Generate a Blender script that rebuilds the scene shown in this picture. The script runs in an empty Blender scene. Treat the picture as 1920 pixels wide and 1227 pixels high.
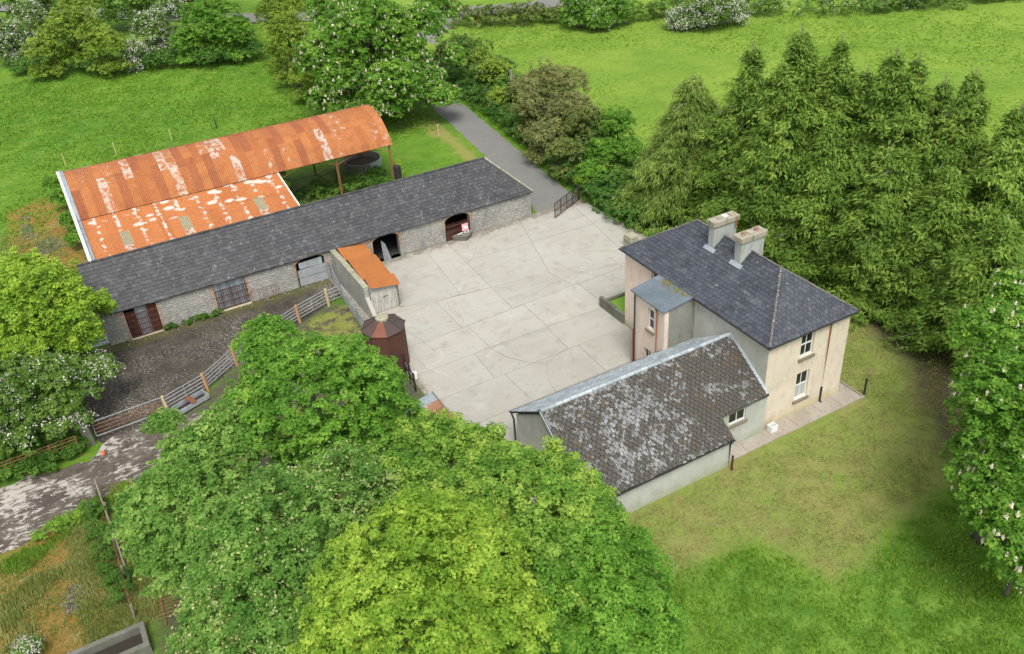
import bpy, math, random
import numpy as np
from mathutils import Vector, Matrix
random.seed(7)
rng = np.random.default_rng(11)
S = bpy.context.scene
COL = S.collection

# ------------------------------------------------------------------ camera, world, sun, exposure
YAW = math.radians(27.3559); PITCH = math.radians(33.2625); ROLL = math.radians(-4.08455)
F = 1702.244
def loc2(v):      # survey frame (camera looks +y) -> yard frame (x along the house gable, y along the house)
    c, s = math.cos(YAW), math.sin(YAW)
    return Vector((v[0]*c+v[1]*s, -v[0]*s+v[1]*c, v[2]))
fw = Vector((0, math.cos(PITCH), -math.sin(PITCH))); rr = Vector((1, 0, 0)); uu = rr.cross(fw)
rr, uu = rr*math.cos(ROLL)+uu*math.sin(ROLL), uu*math.cos(ROLL)-rr*math.sin(ROLL)
fw, rr, uu = loc2(fw), loc2(rr), loc2(uu)
CAM = Vector((-30.3563, -28.8490, 34.0757))
def G(x, y, z=0.0):   # survey helper: photo pixel + height -> place in the yard
    d = fw*F+rr*(x-960)+uu*(613.5-y)
    t = (z-CAM.z)/d.z
    return CAM+d*t
cd = bpy.data.cameras.new('camera'); cam = bpy.data.objects.new('camera', cd); COL.objects.link(cam)
cd.sensor_width = 36; cd.lens = F/1920*36; cd.clip_end = 4000; cd.clip_start = .5
cam.matrix_world = Matrix(((rr.x, uu.x, -fw.x, CAM.x), (rr.y, uu.y, -fw.y, CAM.y), (rr.z, uu.z, -fw.z, CAM.z), (0, 0, 0, 1)))
S.camera = cam

SUN_EL, SUN_AZ = math.radians(58), math.radians(250)      # azimuth measured from +x, counter-clockwise
W = bpy.data.worlds.new('World'); S.world = W; W.use_nodes = True
wn = W.node_tree; bg = wn.nodes['Background']
sky = wn.nodes.new('ShaderNodeTexSky'); sky.sky_type = 'NISHITA'; sky.sun_disc = False
sky.sun_elevation = SUN_EL; sky.sun_rotation = math.pi/2-SUN_AZ; sky.dust_density = 3.0; sky.air_density = 1.0; sky.ozone_density = .6
hs = wn.nodes.new('ShaderNodeHueSaturation'); hs.inputs['Saturation'].default_value = .22   # overcast: the cloud greys the blue
wn.links.new(sky.outputs[0], hs.inputs['Color']); wn.links.new(hs.outputs[0], bg.inputs[0])
bg.inputs[1].default_value = .15
sd_ = bpy.data.lights.new('sun', 'SUN'); sd_.energy = 1.5; sd_.angle = math.radians(22); sd_.color = (1, .96, .9)
sun = bpy.data.objects.new('sun', sd_); COL.objects.link(sun)
sv = Vector((math.cos(SUN_EL)*math.cos(SUN_AZ), math.cos(SUN_EL)*math.sin(SUN_AZ), math.sin(SUN_EL)))
sun.rotation_euler = (-sv).to_track_quat('-Z', 'Y').to_euler(); sun.location = sv*80
S.view_settings.view_transform = 'Standard'; S.view_settings.look = 'None'; S.view_settings.gamma = 1
S.view_settings.exposure = 0.80; S.view_settings.use_curve_mapping = False

# ------------------------------------------------------------------ node helper
class NG:
    def __init__(s, name):
        s.m = bpy.data.materials.new(name); s.m.use_nodes = True; s.t = s.m.node_tree
        s.t.nodes.clear(); s.out = s.n('ShaderNodeOutputMaterial')
    def n(s, typ, **k):
        x = s.t.nodes.new(typ)
        for a, b in k.items(): setattr(x, a, b)
        return x
    def set(s, sock, v):
        if isinstance(v, bpy.types.NodeSocket): s.t.links.new(v, sock)
        elif isinstance(v, (tuple, list)) and len(v) == 3 and sock.type == 'RGBA': sock.default_value = (*v, 1)
        else: sock.default_value = v
    def pos(s): return s.n('ShaderNodeNewGeometry').outputs['Position']
    def attr(s, a): return s.n('ShaderNodeAttribute', attribute_name=a).outputs['Fac']
    def rnd(s): return s.math('FRACT', s.math('ADD', s.attr('tone'), s.n('ShaderNodeObjectInfo').outputs['Random']), 0)
    def noise(s, scale, detail=3, rough=.55, vec=None, w=None, dist=0):
        x = s.n('ShaderNodeTexNoise'); s.set(x.inputs['Vector'], vec or s.pos())
        x.inputs['Scale'].default_value = scale; x.inputs['Detail'].default_value = detail; x.inputs['Roughness'].default_value = rough
        x.inputs['Distortion'].default_value = dist
        return x.outputs['Fac']
    def voro(s, scale, feature='F1', vec=None, out='Distance'):
        x = s.n('ShaderNodeTexVoronoi', feature=feature); s.set(x.inputs['Vector'], vec or s.pos()); x.inputs['Scale'].default_value = scale
        return x.outputs[out]
    def mapv(s, scale=(1, 1, 1), rot=(0, 0, 0), vec=None):
        x = s.n('ShaderNodeMapping'); s.set(x.inputs['Vector'], vec or s.pos()); x.inputs['Scale'].default_value = scale; x.inputs['Rotation'].default_value = rot
        return x.outputs[0]
    def math(s, op, a, b=0.0, clamp=False):
        x = s.n('ShaderNodeMath', operation=op, use_clamp=clamp); s.set(x.inputs[0], a); s.set(x.inputs[1], b); return x.outputs[0]
    def step(s, v, lo, hi):
        x = s.n('ShaderNodeMapRange', interpolation_type='SMOOTHSTEP'); s.set(x.inputs[0], v); x.inputs[1].default_value = lo; x.inputs[2].default_value = hi
        return x.outputs[0]
    def mix(s, f, a, b, blend='MIX'):
        x = s.n('ShaderNodeMix', data_type='RGBA', blend_type=blend); s.set(x.inputs[0], f); s.set(x.inputs[6], a); s.set(x.inputs[7], b); return x.outputs[2]
    def mul(s, c, f):
        x = s.n('ShaderNodeVectorMath', operation='SCALE'); s.set(x.inputs[0], c); s.set(x.inputs['Scale'], f); return x.outputs[0]
    def ramp(s, f, stops):
        x = s.n('ShaderNodeValToRGB'); s.set(x.inputs[0], f); e = x.color_ramp.elements
        while len(e) < len(stops): e.new(.5)
        for q, (p, c) in zip(e, stops): q.position = p; q.color = (*c, 1)
        return x.outputs[0]
    def bump(s, h, strength=.4, dist=.02):
        x = s.n('ShaderNodeBump'); s.set(x.inputs['Height'], h); x.inputs['Strength'].default_value = strength; x.inputs['Distance'].default_value = dist
        return x.outputs[0]
    def pbr(s, col, rough=.8, normal=None, metal=0, spec=.3, **k):
        x = s.n('ShaderNodeBsdfPrincipled'); s.set(x.inputs['Base Color'], col); s.set(x.inputs['Roughness'], rough)
        s.set(x.inputs['Metallic'], metal); x.inputs['Specular IOR Level'].default_value = spec
        if normal is not None: s.set(x.inputs['Normal'], normal)
        s.t.links.new(x.outputs[0], s.out.inputs[0]); s.sh = x
        return s.m

M = {}
def slate_mat(name, c0, c1, spots=.0, moss=0, mosscol=(.052, .046, .036), streak=.3, rough=.6):
    g = NG(name); r = g.rnd()
    c = g.mix(r, c0, c1)
    c = g.mul(c, g.math('ADD', .62, g.math('MULTIPLY', g.noise(.7, 4), .76)))
    st = g.noise(3, 5, .7, g.mapv((1.0, .35, 1.0)))
    c = g.mix(g.math('MULTIPLY', g.step(st, .52, .72), streak), c, (.22, .24, .24))
    if spots:
        sp = g.noise(5.5, 3, .6, g.mapv((1, .5, 1)))
        c = g.mix(g.math('MULTIPLY', g.step(sp, .74-spots*.12, .80-spots*.12), .9), c, (.55, .55, .52))
    if moss:
        px = g.n('ShaderNodeSeparateXYZ'); g.set(px.inputs[0], g.pos())
        # grey lichen-clean middle, moss thick towards the house, the verge and the eave
        bias = g.math('ADD', g.math('ADD', .055, g.math('MULTIPLY', g.step(px.outputs[0], -6.5, -3.4), .14)), g.math('MULTIPLY', g.step(px.outputs[0], -9.0, -12.4), .08))
        bias = g.math('ADD', bias, g.math('MULTIPLY', g.step(px.outputs[2], 2.9, 2.1), .09))
        a = g.math('ADD', g.math('ADD', g.math('MULTIPLY', g.noise(.8, 4, .65), 1.0), bias), g.math('ADD', .0, g.math('MULTIPLY', g.math('SUBTRACT', g.noise(4.2, 4, .65), .5), .95)))
        a = g.math('ADD', a, g.math('MULTIPLY', g.math('SUBTRACT', r, .5), .22))
        mc = g.mix(g.step(g.noise(2, 4), .55, .75), mosscol, (.10, .065, .022))
        c = g.mix(g.math('MULTIPLY', g.step(a, .50, .60), .93), c, mc)
        wl = g.noise(9, 2, .5, g.mapv((1, 1, 1)))
        c = g.mix(g.step(wl, .73, .78), c, (.6, .6, .55))
    return g.pbr(c, rough, g.bump(g.noise(40, 3), .25, .01), spec=.35)
M['slate_house'] = slate_mat('slate_house', (.040, .046, .058), (.066, .073, .088), spots=.3, streak=.3)
M['slate_barn'] = slate_mat('slate_barn', (.036, .037, .040), (.062, .062, .065), spots=.35, streak=.35)
M['slate_mossy'] = slate_mat('slate_mossy', (.15, .15, .15), (.27, .27, .268), moss=1, streak=.35)
M['slate_pale'] = slate_mat('slate_pale', (.22, .26, .28), (.40, .44, .46), streak=.3)
M['slate_porch'] = slate_mat('slate_porch', (.10, .125, .145), (.12, .15, .17), streak=.55)

def render_mat(name, base, dirt, damp=.5, amt=.5, green=(.25, .27, .15)):
    g = NG(name); z = g.n('ShaderNodeSeparateXYZ'); g.set(z.inputs[0], g.pos())
    c = g.mix(g.step(g.noise(.8, 5, .65), .3, .75), base, tuple(v*.86 for v in base))
    d = g.noise(2.2, 6, .75, g.mapv((1, 1, .45)))
    c = g.mix(g.math('MULTIPLY', g.step(d, .48, .72), amt), c, dirt)
    lo = g.math('MULTIPLY', g.step(g.math('ADD', z.outputs[2], g.math('MULTIPLY', g.noise(1.5, 4), 1.3)), 1.5, .55), damp)
    c = g.mix(lo, c, green)
    stx = g.noise(1.0, 5, .7, g.mapv((5, 5, .35))); c = g.mix(g.math('MULTIPLY', g.step(stx, .56, .74), amt*.55), c, tuple(v*.75 for v in dirt))
    fl = g.noise(14, 4, .7); c = g.mul(c, g.math('ADD', .86, g.math('MULTIPLY', fl, .28)))
    return g.pbr(c, .9, g.bump(g.noise(18, 5, .7), .35, .02), spec=.15)
M['render_cream'] = render_mat('render_cream', (.66, .575, .465), (.41, .36, .29), .75, .75, (.40, .36, .16))
M['render_pink'] = render_mat('render_pink', (.69, .57, .47), (.46, .39, .32), .6, .7)
M['render_grey'] = render_mat('render_grey', (.46, .455, .40), (.31, .31, .27), .6, .55)
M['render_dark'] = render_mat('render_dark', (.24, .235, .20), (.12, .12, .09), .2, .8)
M['render_white'] = render_mat('render_white', (.44, .45, .405), (.29, .30, .26), .8, .55, (.28, .30, .2))
M['chimney'] = render_mat('chimney', (.36, .38, .35), (.16, .17, .15), 0, .7)
M['chimney_cap'] = render_mat('chimney_cap', (.33, .30, .235), (.10, .10, .065), 0, .95)

def concrete(name, base, stain, dark, sc=1.0, amt=.6, flecks=None):
    g = NG(name); r = g.rnd()
    c = g.mul(g.mix(g.step(g.noise(.22*sc, 5, .6), .3, .7), base, stain), g.math('ADD', .95, g.math('MULTIPLY', r, .10)))
    n2 = g.noise(1.1*sc, 6, .72)
    c = g.mix(g.math('MULTIPLY', g.step(n2, .50, .74), amt), c, dark)
    if name == 'concrete':
        xx = g.n('ShaderNodeSeparateXYZ'); g.set(xx.inputs[0], g.pos())
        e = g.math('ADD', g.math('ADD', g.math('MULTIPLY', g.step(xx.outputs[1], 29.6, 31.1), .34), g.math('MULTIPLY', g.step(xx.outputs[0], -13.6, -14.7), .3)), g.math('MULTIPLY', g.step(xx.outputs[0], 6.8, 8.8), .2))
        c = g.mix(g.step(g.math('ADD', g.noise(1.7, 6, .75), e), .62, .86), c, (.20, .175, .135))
        tyre = g.noise(.8, 4, .6, g.mapv((.35, 2.4, 1), (0, 0, 1.05)), dist=.5); c = g.mix(g.math('MULTIPLY', g.step(tyre, .52, .68), .22), c, (.26, .25, .225))
    n4 = g.noise(.55*sc, 5, .65, g.mapv((1, 1, 1), (0, 0, .6)), dist=1.2)
    c = g.mix(g.math('MULTIPLY', g.step(n4, .56, .70), .30), c, tuple(min(1, v*1.25) for v in base))
    n3 = g.noise(22, 4, .8); c = g.mul(c, g.math('ADD', .87, g.math('MULTIPLY', n3, .26)))
    sp = g.voro(2.3, vec=g.mapv((1, 1, 1))); c = g.mix(g.math('MULTIPLY', g.step(sp, .10, .05), .35), c, (.12, .11, .09))
    return g.pbr(c, .88, g.bump(g.noise(30, 5, .7), .25, .01), spec=.2)
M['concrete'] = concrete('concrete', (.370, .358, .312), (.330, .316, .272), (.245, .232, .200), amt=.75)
M['concrete_path'] = concrete('concrete_path', (.36, .33, .28), (.30, .26, .21), (.20, .155, .12), 2.5, .8)
M['concrete_old'] = concrete('concrete_old', (.17, .17, .145), (.12, .12, .09), (.06, .065, .04), 3, .8)
M['hip_mortar'] = concrete('hip_mortar', (.17, .165, .15), (.10, .095, .09), (.05, .05, .05), 4, .8)
M['cap_concrete'] = concrete('cap_concrete', (.34, .33, .25), (.26, .25, .17), (.13, .13, .06), 3, .8)

def muddy(name, dark, mid, light, rot, asp, th, fleck=None):
    g = NG(name)
    v = g.mapv((1, asp, 1), (0, 0, rot))
    c = g.mix(g.step(g.noise(.8, 5, .7), .35, .7), dark, mid)
    a = g.math('ADD', g.math('MULTIPLY', g.noise(.35, 3), .55), g.math('MULTIPLY', g.noise(1.6, 7, .78, v, dist=.6), .9))
    c = g.mix(g.step(a, th, th+.06), c, light)
    if fleck is not None:
        f = g.noise(6.5, 3, .6, g.mapv((1, 1.9, 1), (0, 0, .9)))
        k = g.math('ADD', f, g.math('MULTIPLY', g.noise(.28, 2), .35))
        c = g.mix(g.step(k, fleck, fleck+.05), c, g.mix(g.noise(1.2), light, (.30, .27, .22)))
    if name == 'pen_floor':
        xx = g.n('ShaderNodeSeparateXYZ'); g.set(xx.inputs[0], g.pos()); e = g.step(g.math('ADD', xx.outputs[1], g.math('MULTIPLY', g.noise(1.3, 5, .7), 2.4)), 30.9, 32.3)
        c = g.mix(g.math('MULTIPLY', e, .85), c, g.mix(g.noise(3, 3), (.06, .055, .02), (.11, .12, .03)))
    c = g.mul(c, g.math('ADD', .82, g.math('MULTIPLY', g.noise(14, 4, .8), .36)))
    return g.pbr(c, .75, g.bump(g.noise(9, 6, .75), .3, .02), spec=.3)
M['pen_floor'] = muddy('pen_floor', (.040, .034, .026), (.080, .068, .052), (.30, .28, .235), .9, 1.5, .97, .775)
M['track'] = muddy('track', (.062, .050, .040), (.12, .10, .08), (.38, .35, .305), -.15, 2.2, .735)
def _asph():
    g = NG('asphalt'); c = g.mix(g.noise(.5, 5, .6), (.135, .134, .126), (.19, .187, .172))
    v = g.n('ShaderNodeSeparateXYZ'); g.set(v.inputs[0], g.pos())
    c = g.mix(g.math('MULTIPLY', g.step(g.noise(2.2, 6, .8), .55, .7), .5), c, (.24, .225, .19))
    c = g.mul(c, g.math('ADD', .75, g.math('MULTIPLY', g.noise(35, 3, .8), .5)))
    return g.pbr(c, .85, g.bump(g.noise(60, 3), .4, .01))
M['asphalt'] = _asph()

def stone(name, a, b, c_):
    g = NG(name); r = g.rnd()
    c = g.ramp(r, [(0, a), (.5, b), (1, c_)])
    c = g.mix(g.math('MULTIPLY', g.step(g.noise(.45, 5, .65), .38, .66), .55), c, (.40, .385, .34))
    c = g.mix(g.math('MULTIPLY', g.step(g.noise(1.6, 5, .75, g.mapv((1, 1, .35))), .52, .7), .6), c, (.11, .115, .115))
    return g.pbr(c, .9, g.bump(g.noise(16, 5, .75), .6, .03), spec=.15)
M['stone'] = stone('stone', (.25, .245, .23), (.30, .295, .275), (.35, .34, .31))
M['mortar'] = stone('mortar', (.22, .215, .195), (.23, .225, .205), (.24, .235, .21))
M['brick'] = stone('brick', (.34, .17, .10), (.42, .24, .15), (.46, .34, .22))
M['lime_coping'] = stone('lime_coping', (.42, .36, .24), (.46, .40, .27), (.5, .44, .32))

def rust(name, c0, c1, white=0.0, wsc=1.0, pitch=0.0, axis=0, rough=.75):
    g = NG(name); r = g.rnd()
    c = g.mix(r, c0, c1)
    c = g.mix(g.math('MULTIPLY', g.step(g.noise(1.3, 5, .7), .4, .75), .5), c, tuple(v*.62 for v in c0))
    c = g.mul(c, g.math('ADD', .82, g.math('MULTIPLY', g.noise(12, 4, .7), .36)))
    if white:
        a = g.math('ADD', g.math('MULTIPLY', g.noise(1.1*wsc, 4, .6), .7), g.math('MULTIPLY', g.noise(9*wsc, 4, .8, g.mapv((2, 1, 1))), .45))
        c = g.mix(g.math('MULTIPLY', g.step(a, .985-white*.6, 1.065-white*.6), .88), c, (.47, .43, .36))
    h = g.noise(25, 3)
    nrm = g.bump(h, .2, .01)
    if pitch:
        x = g.n('ShaderNodeSeparateXYZ'); g.set(x.inputs[0], g.pos())
        w_ = g.math('SINE', g.math('MULTIPLY', x.outputs[axis], 2*math.pi/pitch))
        nrm = g.bump(w_, 1.0, .016)
        c = g.mul(c, g.math('ADD', .97, g.math('MULTIPLY', w_, .06)))
    return g.pbr(c, rough, nrm, spec=.25)
M['rust_sheet'] = rust('rust_sheet', (.34, .115, .038), (.42, .160, .055), pitch=.15)
M['rust_dark'] = rust('rust_dark', (.27, .088, .036), (.32, .11, .043), pitch=.15)
M['rust_worn'] = rust('rust_worn', (.36, .12, .045), (.44, .16, .06), white=.74, wsc=2.2, pitch=.15)
M['rust_part'] = rust('rust_part', (.35, .12, .042), (.42, .16, .055), white=.60, wsc=2.2, pitch=.15)
M['shed_rust'] = rust('shed_rust', (.43, .150, .042), (.49, .18, .05), white=.50, wsc=.8, pitch=.09, axis=1)
M['bin_rust'] = rust('bin_rust', (.085, .040, .030), (.110, .048, .034))
M['bin_roof'] = rust('bin_roof', (.062, .048, .045), (.085, .055, .048))
M['bin_roof_orange'] = rust('bin_roof_orange', (.17, .070, .045), (.19, .075, .045))
M['low_roof'] = rust('low_roof', (.25, .10, .055), (.33, .17, .10), white=.60, wsc=1, pitch=.12)
M['iron'] = rust('iron', (.085, .035, .026), (.12, .05, .035))
M['iron_rusty'] = rust('iron_rusty', (.20, .085, .045), (.26, .12, .06))
M['iron_black'] = rust('iron_black', (.025, .025, .027), (.035, .033, .033))
M['pipe_rust'] = rust('pipe_rust', (.27, .11, .055), (.30, .13, .07))
def _lean():
    g = NG('lean_sheet'); r = g.rnd(); x = g.n('ShaderNodeSeparateXYZ'); g.set(x.inputs[0], g.pos())
    c = g.mix(r, (.38, .130, .042), (.45, .165, .055))
    c = g.mix(g.math('MULTIPLY', g.step(g.noise(1.0, 4, .7), .45, .75), .4), c, (.29, .095, .038))
    # zinc bands where sheets lap: along joints and in round drips below the valley
    fx = g.math('ABSOLUTE', g.math('SUBTRACT', g.math('FRACT', g.math('DIVIDE', g.math('ADD', x.outputs[0], g.math('MULTIPLY', g.noise(1.3, 2), .35)), 1.55)), .5))
    j = g.math('ADD', g.math('MULTIPLY', fx, -1.0), g.math('MULTIPLY', g.noise(2.0, 4, .6), .95))
    c = g.mix(g.math('MULTIPLY', g.step(j, .41, .50), .9), c, (.54, .50, .44))
    ell = g.voro(1.0, vec=g.mapv((.8, 1.35, 0)))
    row = g.math('MULTIPLY', g.step(x.outputs[1], 40.7, 41.2), g.step(x.outputs[1], 44.0, 43.4))
    k = g.math('MULTIPLY', g.step(g.math('SUBTRACT', g.math('MULTIPLY', g.noise(4, 5, .75), .55), ell), -.11, -.02), row)
    c = g.mix(g.math('MULTIPLY', k, .92), c, (.56, .53, .47))
    w_ = g.math('SINE', g.math('MULTIPLY', x.outputs[0], 2*math.pi/.15))
    return g.pbr(c, .7, g.bump(w_, 1.0, .016), spec=.25)
M['lean_sheet'] = _lean()
def zinc(name, a, b, pitch=0, axis=0, metal=.25):
    g = NG(name); c = g.mix(g.step(g.noise(2.2, 5, .7), .3, .7), a, b); nrm = g.bump(g.noise(20, 3), .2, .01)
    c = g.mix(g.math('MULTIPLY', g.step(g.noise(5, 4, .7), .66, .72), .7), c, (.32, .15, .07))
    if pitch:
        x = g.n('ShaderNodeSeparateXYZ'); g.set(x.inputs[0], g.pos())
        w_ = g.math('SINE', g.math('MULTIPLY', x.outputs[axis], 2*math.pi/pitch)); nrm = g.bump(w_, 1.0, .015)
        c = g.mul(c, g.math('ADD', .9, g.math('MULTIPLY', w_, .18)))
    return g.pbr(c, .5, nrm, metal=metal, spec=.4)
M['zinc'] = zinc('zinc', (.40, .43, .45), (.28, .31, .33))
M['zinc_corr'] = zinc('zinc_corr', (.42, .46, .49), (.34, .38, .42), .12)
M['zinc_rail'] = zinc('zinc_rail', (.38, .40, .41), (.29, .31, .32), metal=.4)
M['flashing'] = zinc('flashing', (.20, .25, .28), (.30, .35, .38), metal=.1)
M['lead'] = zinc('lead', (.30, .34, .36), (.22, .26, .28), metal=.1)
M['skylight'] = zinc('skylight', (.33, .29, .18), (.27, .24, .15), .15, metal=0)
def plain(name, c, rough=.7, var=.25, sc=6, **k):
    g = NG(name); cc = g.mul(g.mix(g.rnd(), c, tuple(v*.9 for v in c)), g.math('ADD', 1-var/2, g.math('MULTIPLY', g.noise(sc, 5, .7), var)))
    return g.pbr(cc, rough, g.bump(g.noise(sc*3, 3), .2, .01), **k)
M['white_paint'] = plain('white_paint', (.72, .72, .70), .5, .2)
M['cream_coping'] = plain('cream_coping', (.68, .66, .60), .7, .4)
M['wood_orange'] = plain('wood_orange', (.44, .25, .12), .8, .5)
M['wood_pale'] = plain('wood_pale', (.50, .40, .22), .8, .5)
M['wood_grey'] = plain('wood_grey', (.24, .21, .17), .9, .5)
M['wood_dark'] = plain('wood_dark', (.035, .028, .022), .9, .5)
M['barn_dark'] = plain('barn_dark', (.05, .048, .045), .95, .4)  # plain near-black tone for the barn partitions and floor
M['sill'] = plain('sill', (.21, .18, .13), .9, .6)
M['curtain'] = plain('curtain', (.42, .44, .42), .9, .3)
M['terracotta'] = plain('terracotta', (.30, .18, .13), .8, .4)
M['black_plastic'] = plain('black_plastic', (.02, .02, .022), .4, .2)
M['pink_sign'] = plain('pink_sign', (.60, .33, .34), .6, .5)
M['orange_plastic'] = plain('orange_plastic', (.75, .13, .04), .5, .2)
M['lichen_white'] = plain('lichen_white', (.62, .60, .55), .9, .4)
M['dropping'] = plain('dropping', (.33, .33, .31), .9, .5)
M['artificial_turf'] = plain('artificial_turf', (.16, .30, .03), .9, .3, 30)
M['moss'] = plain('moss', (.14, .12, .02), .95, .7, 8)
M['roof_moss'] = plain('roof_moss', (.042, .036, .024), .95, .8, 8)
M['bedding'] = plain('bedding', (.19, .18, .15), .95, .5)
M['crack'] = plain('crack', (.235, .22, .185), .95, .5)
M['shed_door'] = (lambda g: g.pbr(g.mix(g.step(g.noise(3, 6, .75, g.mapv((9, 9, .5))), .42, .62), (.52, .51, .46), (.24, .23, .20)), .85, g.bump(g.noise(8, 4, .7, g.mapv((8, 8, .6))), .4, .02), spec=.2))(NG('shed_door'))
M['bark'] = plain('bark', (.10, .085, .065), .95, .6, 5)
M['bark_pale'] = plain('bark_pale', (.26, .235, .19), .95, .5, 5)
def glass():
    g = NG('glass'); return g.pbr((.018, .022, .022), .08, spec=.6)
M['glass'] = glass()
def leaf(name, dark, mid, bright, transl=.42, sc=.5):
    g = NG(name); r = g.attr('tone'); n = g.noise(sc, 2)
    f = g.math('ADD', g.math('MULTIPLY', r, .75), g.math('MULTIPLY', g.step(n, .3, .7), .25))
    c = g.ramp(f, [(0.05, dark), (.5, mid), (.95, bright)])
    p = g.n('ShaderNodeBsdfPrincipled'); g.set(p.inputs['Base Color'], c); p.inputs['Roughness'].default_value = .6; p.inputs['Specular IOR Level'].default_value = .12
    t = g.n('ShaderNodeBsdfTranslucent'); g.set(t.inputs['Color'], g.mix(.5, c, g.mul(c, 1.5)))
    x = g.n('ShaderNodeMixShader'); x.inputs[0].default_value = transl
    g.t.links.new(p.outputs[0], x.inputs[1]); g.t.links.new(t.outputs[0], x.inputs[2]); g.t.links.new(x.outputs[0], g.out.inputs[0])
    return g.m
M['lf_syc'] = leaf('leaf_sycamore', (.062, .165, .021), (.130, .290, .034), (.27, .455, .068))
M['lf_syc_yel'] = leaf('leaf_sycamore_yellow', (.092, .195, .022), (.215, .360, .038), (.45, .565, .088))
M['lf_syc_tip'] = leaf('leaf_sycamore_tipped', (.065, .165, .026), (.155, .310, .042), (.38, .50, .090))
M['lf_syc_blos'] = leaf('leaf_sycamore_flowering', (.065, .160, .030), (.140, .285, .048), (.36, .50, .13))
M['lf_lime'] = leaf('leaf_lime_green', (.10, .205, .022), (.225, .375, .036), (.44, .57, .08))
M['lf_chest'] = leaf('leaf_chestnut', (.055, .150, .018), (.125, .275, .032), (.29, .46, .070))
M['lf_hedge'] = leaf('leaf_hedge', (.055, .120, .022), (.115, .215, .036), (.24, .35, .075))
M['lf_ivy'] = leaf('leaf_ivy', (.040, .105, .022), (.085, .190, .036), (.17, .30, .060))
M['lf_maple'] = leaf('leaf_field_maple', (.095, .165, .024), (.195, .290, .038), (.38, .46, .075))
M['lf_brown'] = leaf('leaf_brownish', (.10, .12, .045), (.20, .215, .075), (.34, .35, .12))
M['lf_olive'] = leaf('leaf_olive', (.065, .100, .028), (.145, .195, .050), (.26, .31, .085))
M['lf_con'] = leaf('spray_conifer', (.060, .120, .020), (.135, .235, .036), (.31, .43, .080), .36)
M['lf_con_weep'] = leaf('spray_weeping', (.078, .135, .026), (.165, .250, .048), (.34, .43, .10), .36)
M['lf_nettle'] = leaf('leaf_nettle', (.035, .095, .016), (.085, .185, .028), (.18, .32, .05))
M['lf_grass'] = leaf('blade_grass', (.11, .225, .024), (.175, .32, .036), (.29, .43, .065), .4)
M['lf_pasture'] = leaf('blade_pasture', (.13, .24, .028), (.21, .34, .045), (.32, .44, .075), .4)
M['lf_dry'] = leaf('blade_dry', (.16, .21, .045), (.27, .30, .085), (.42, .42, .17), .4)
M['blossom'] = leaf('blossom_white', (.42, .42, .34), (.55, .55, .46), (.66, .66, .58), .2)
M['tassel'] = leaf('blossom_tassel', (.30, .34, .12), (.40, .42, .18), (.50, .50, .26), .3)
M['candle'] = leaf('blossom_candle', (.42, .38, .24), (.56, .52, .36), (.66, .60, .46), .2)
M['twig'] = plain('twig', (.17, .155, .11), .95, .4)

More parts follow.
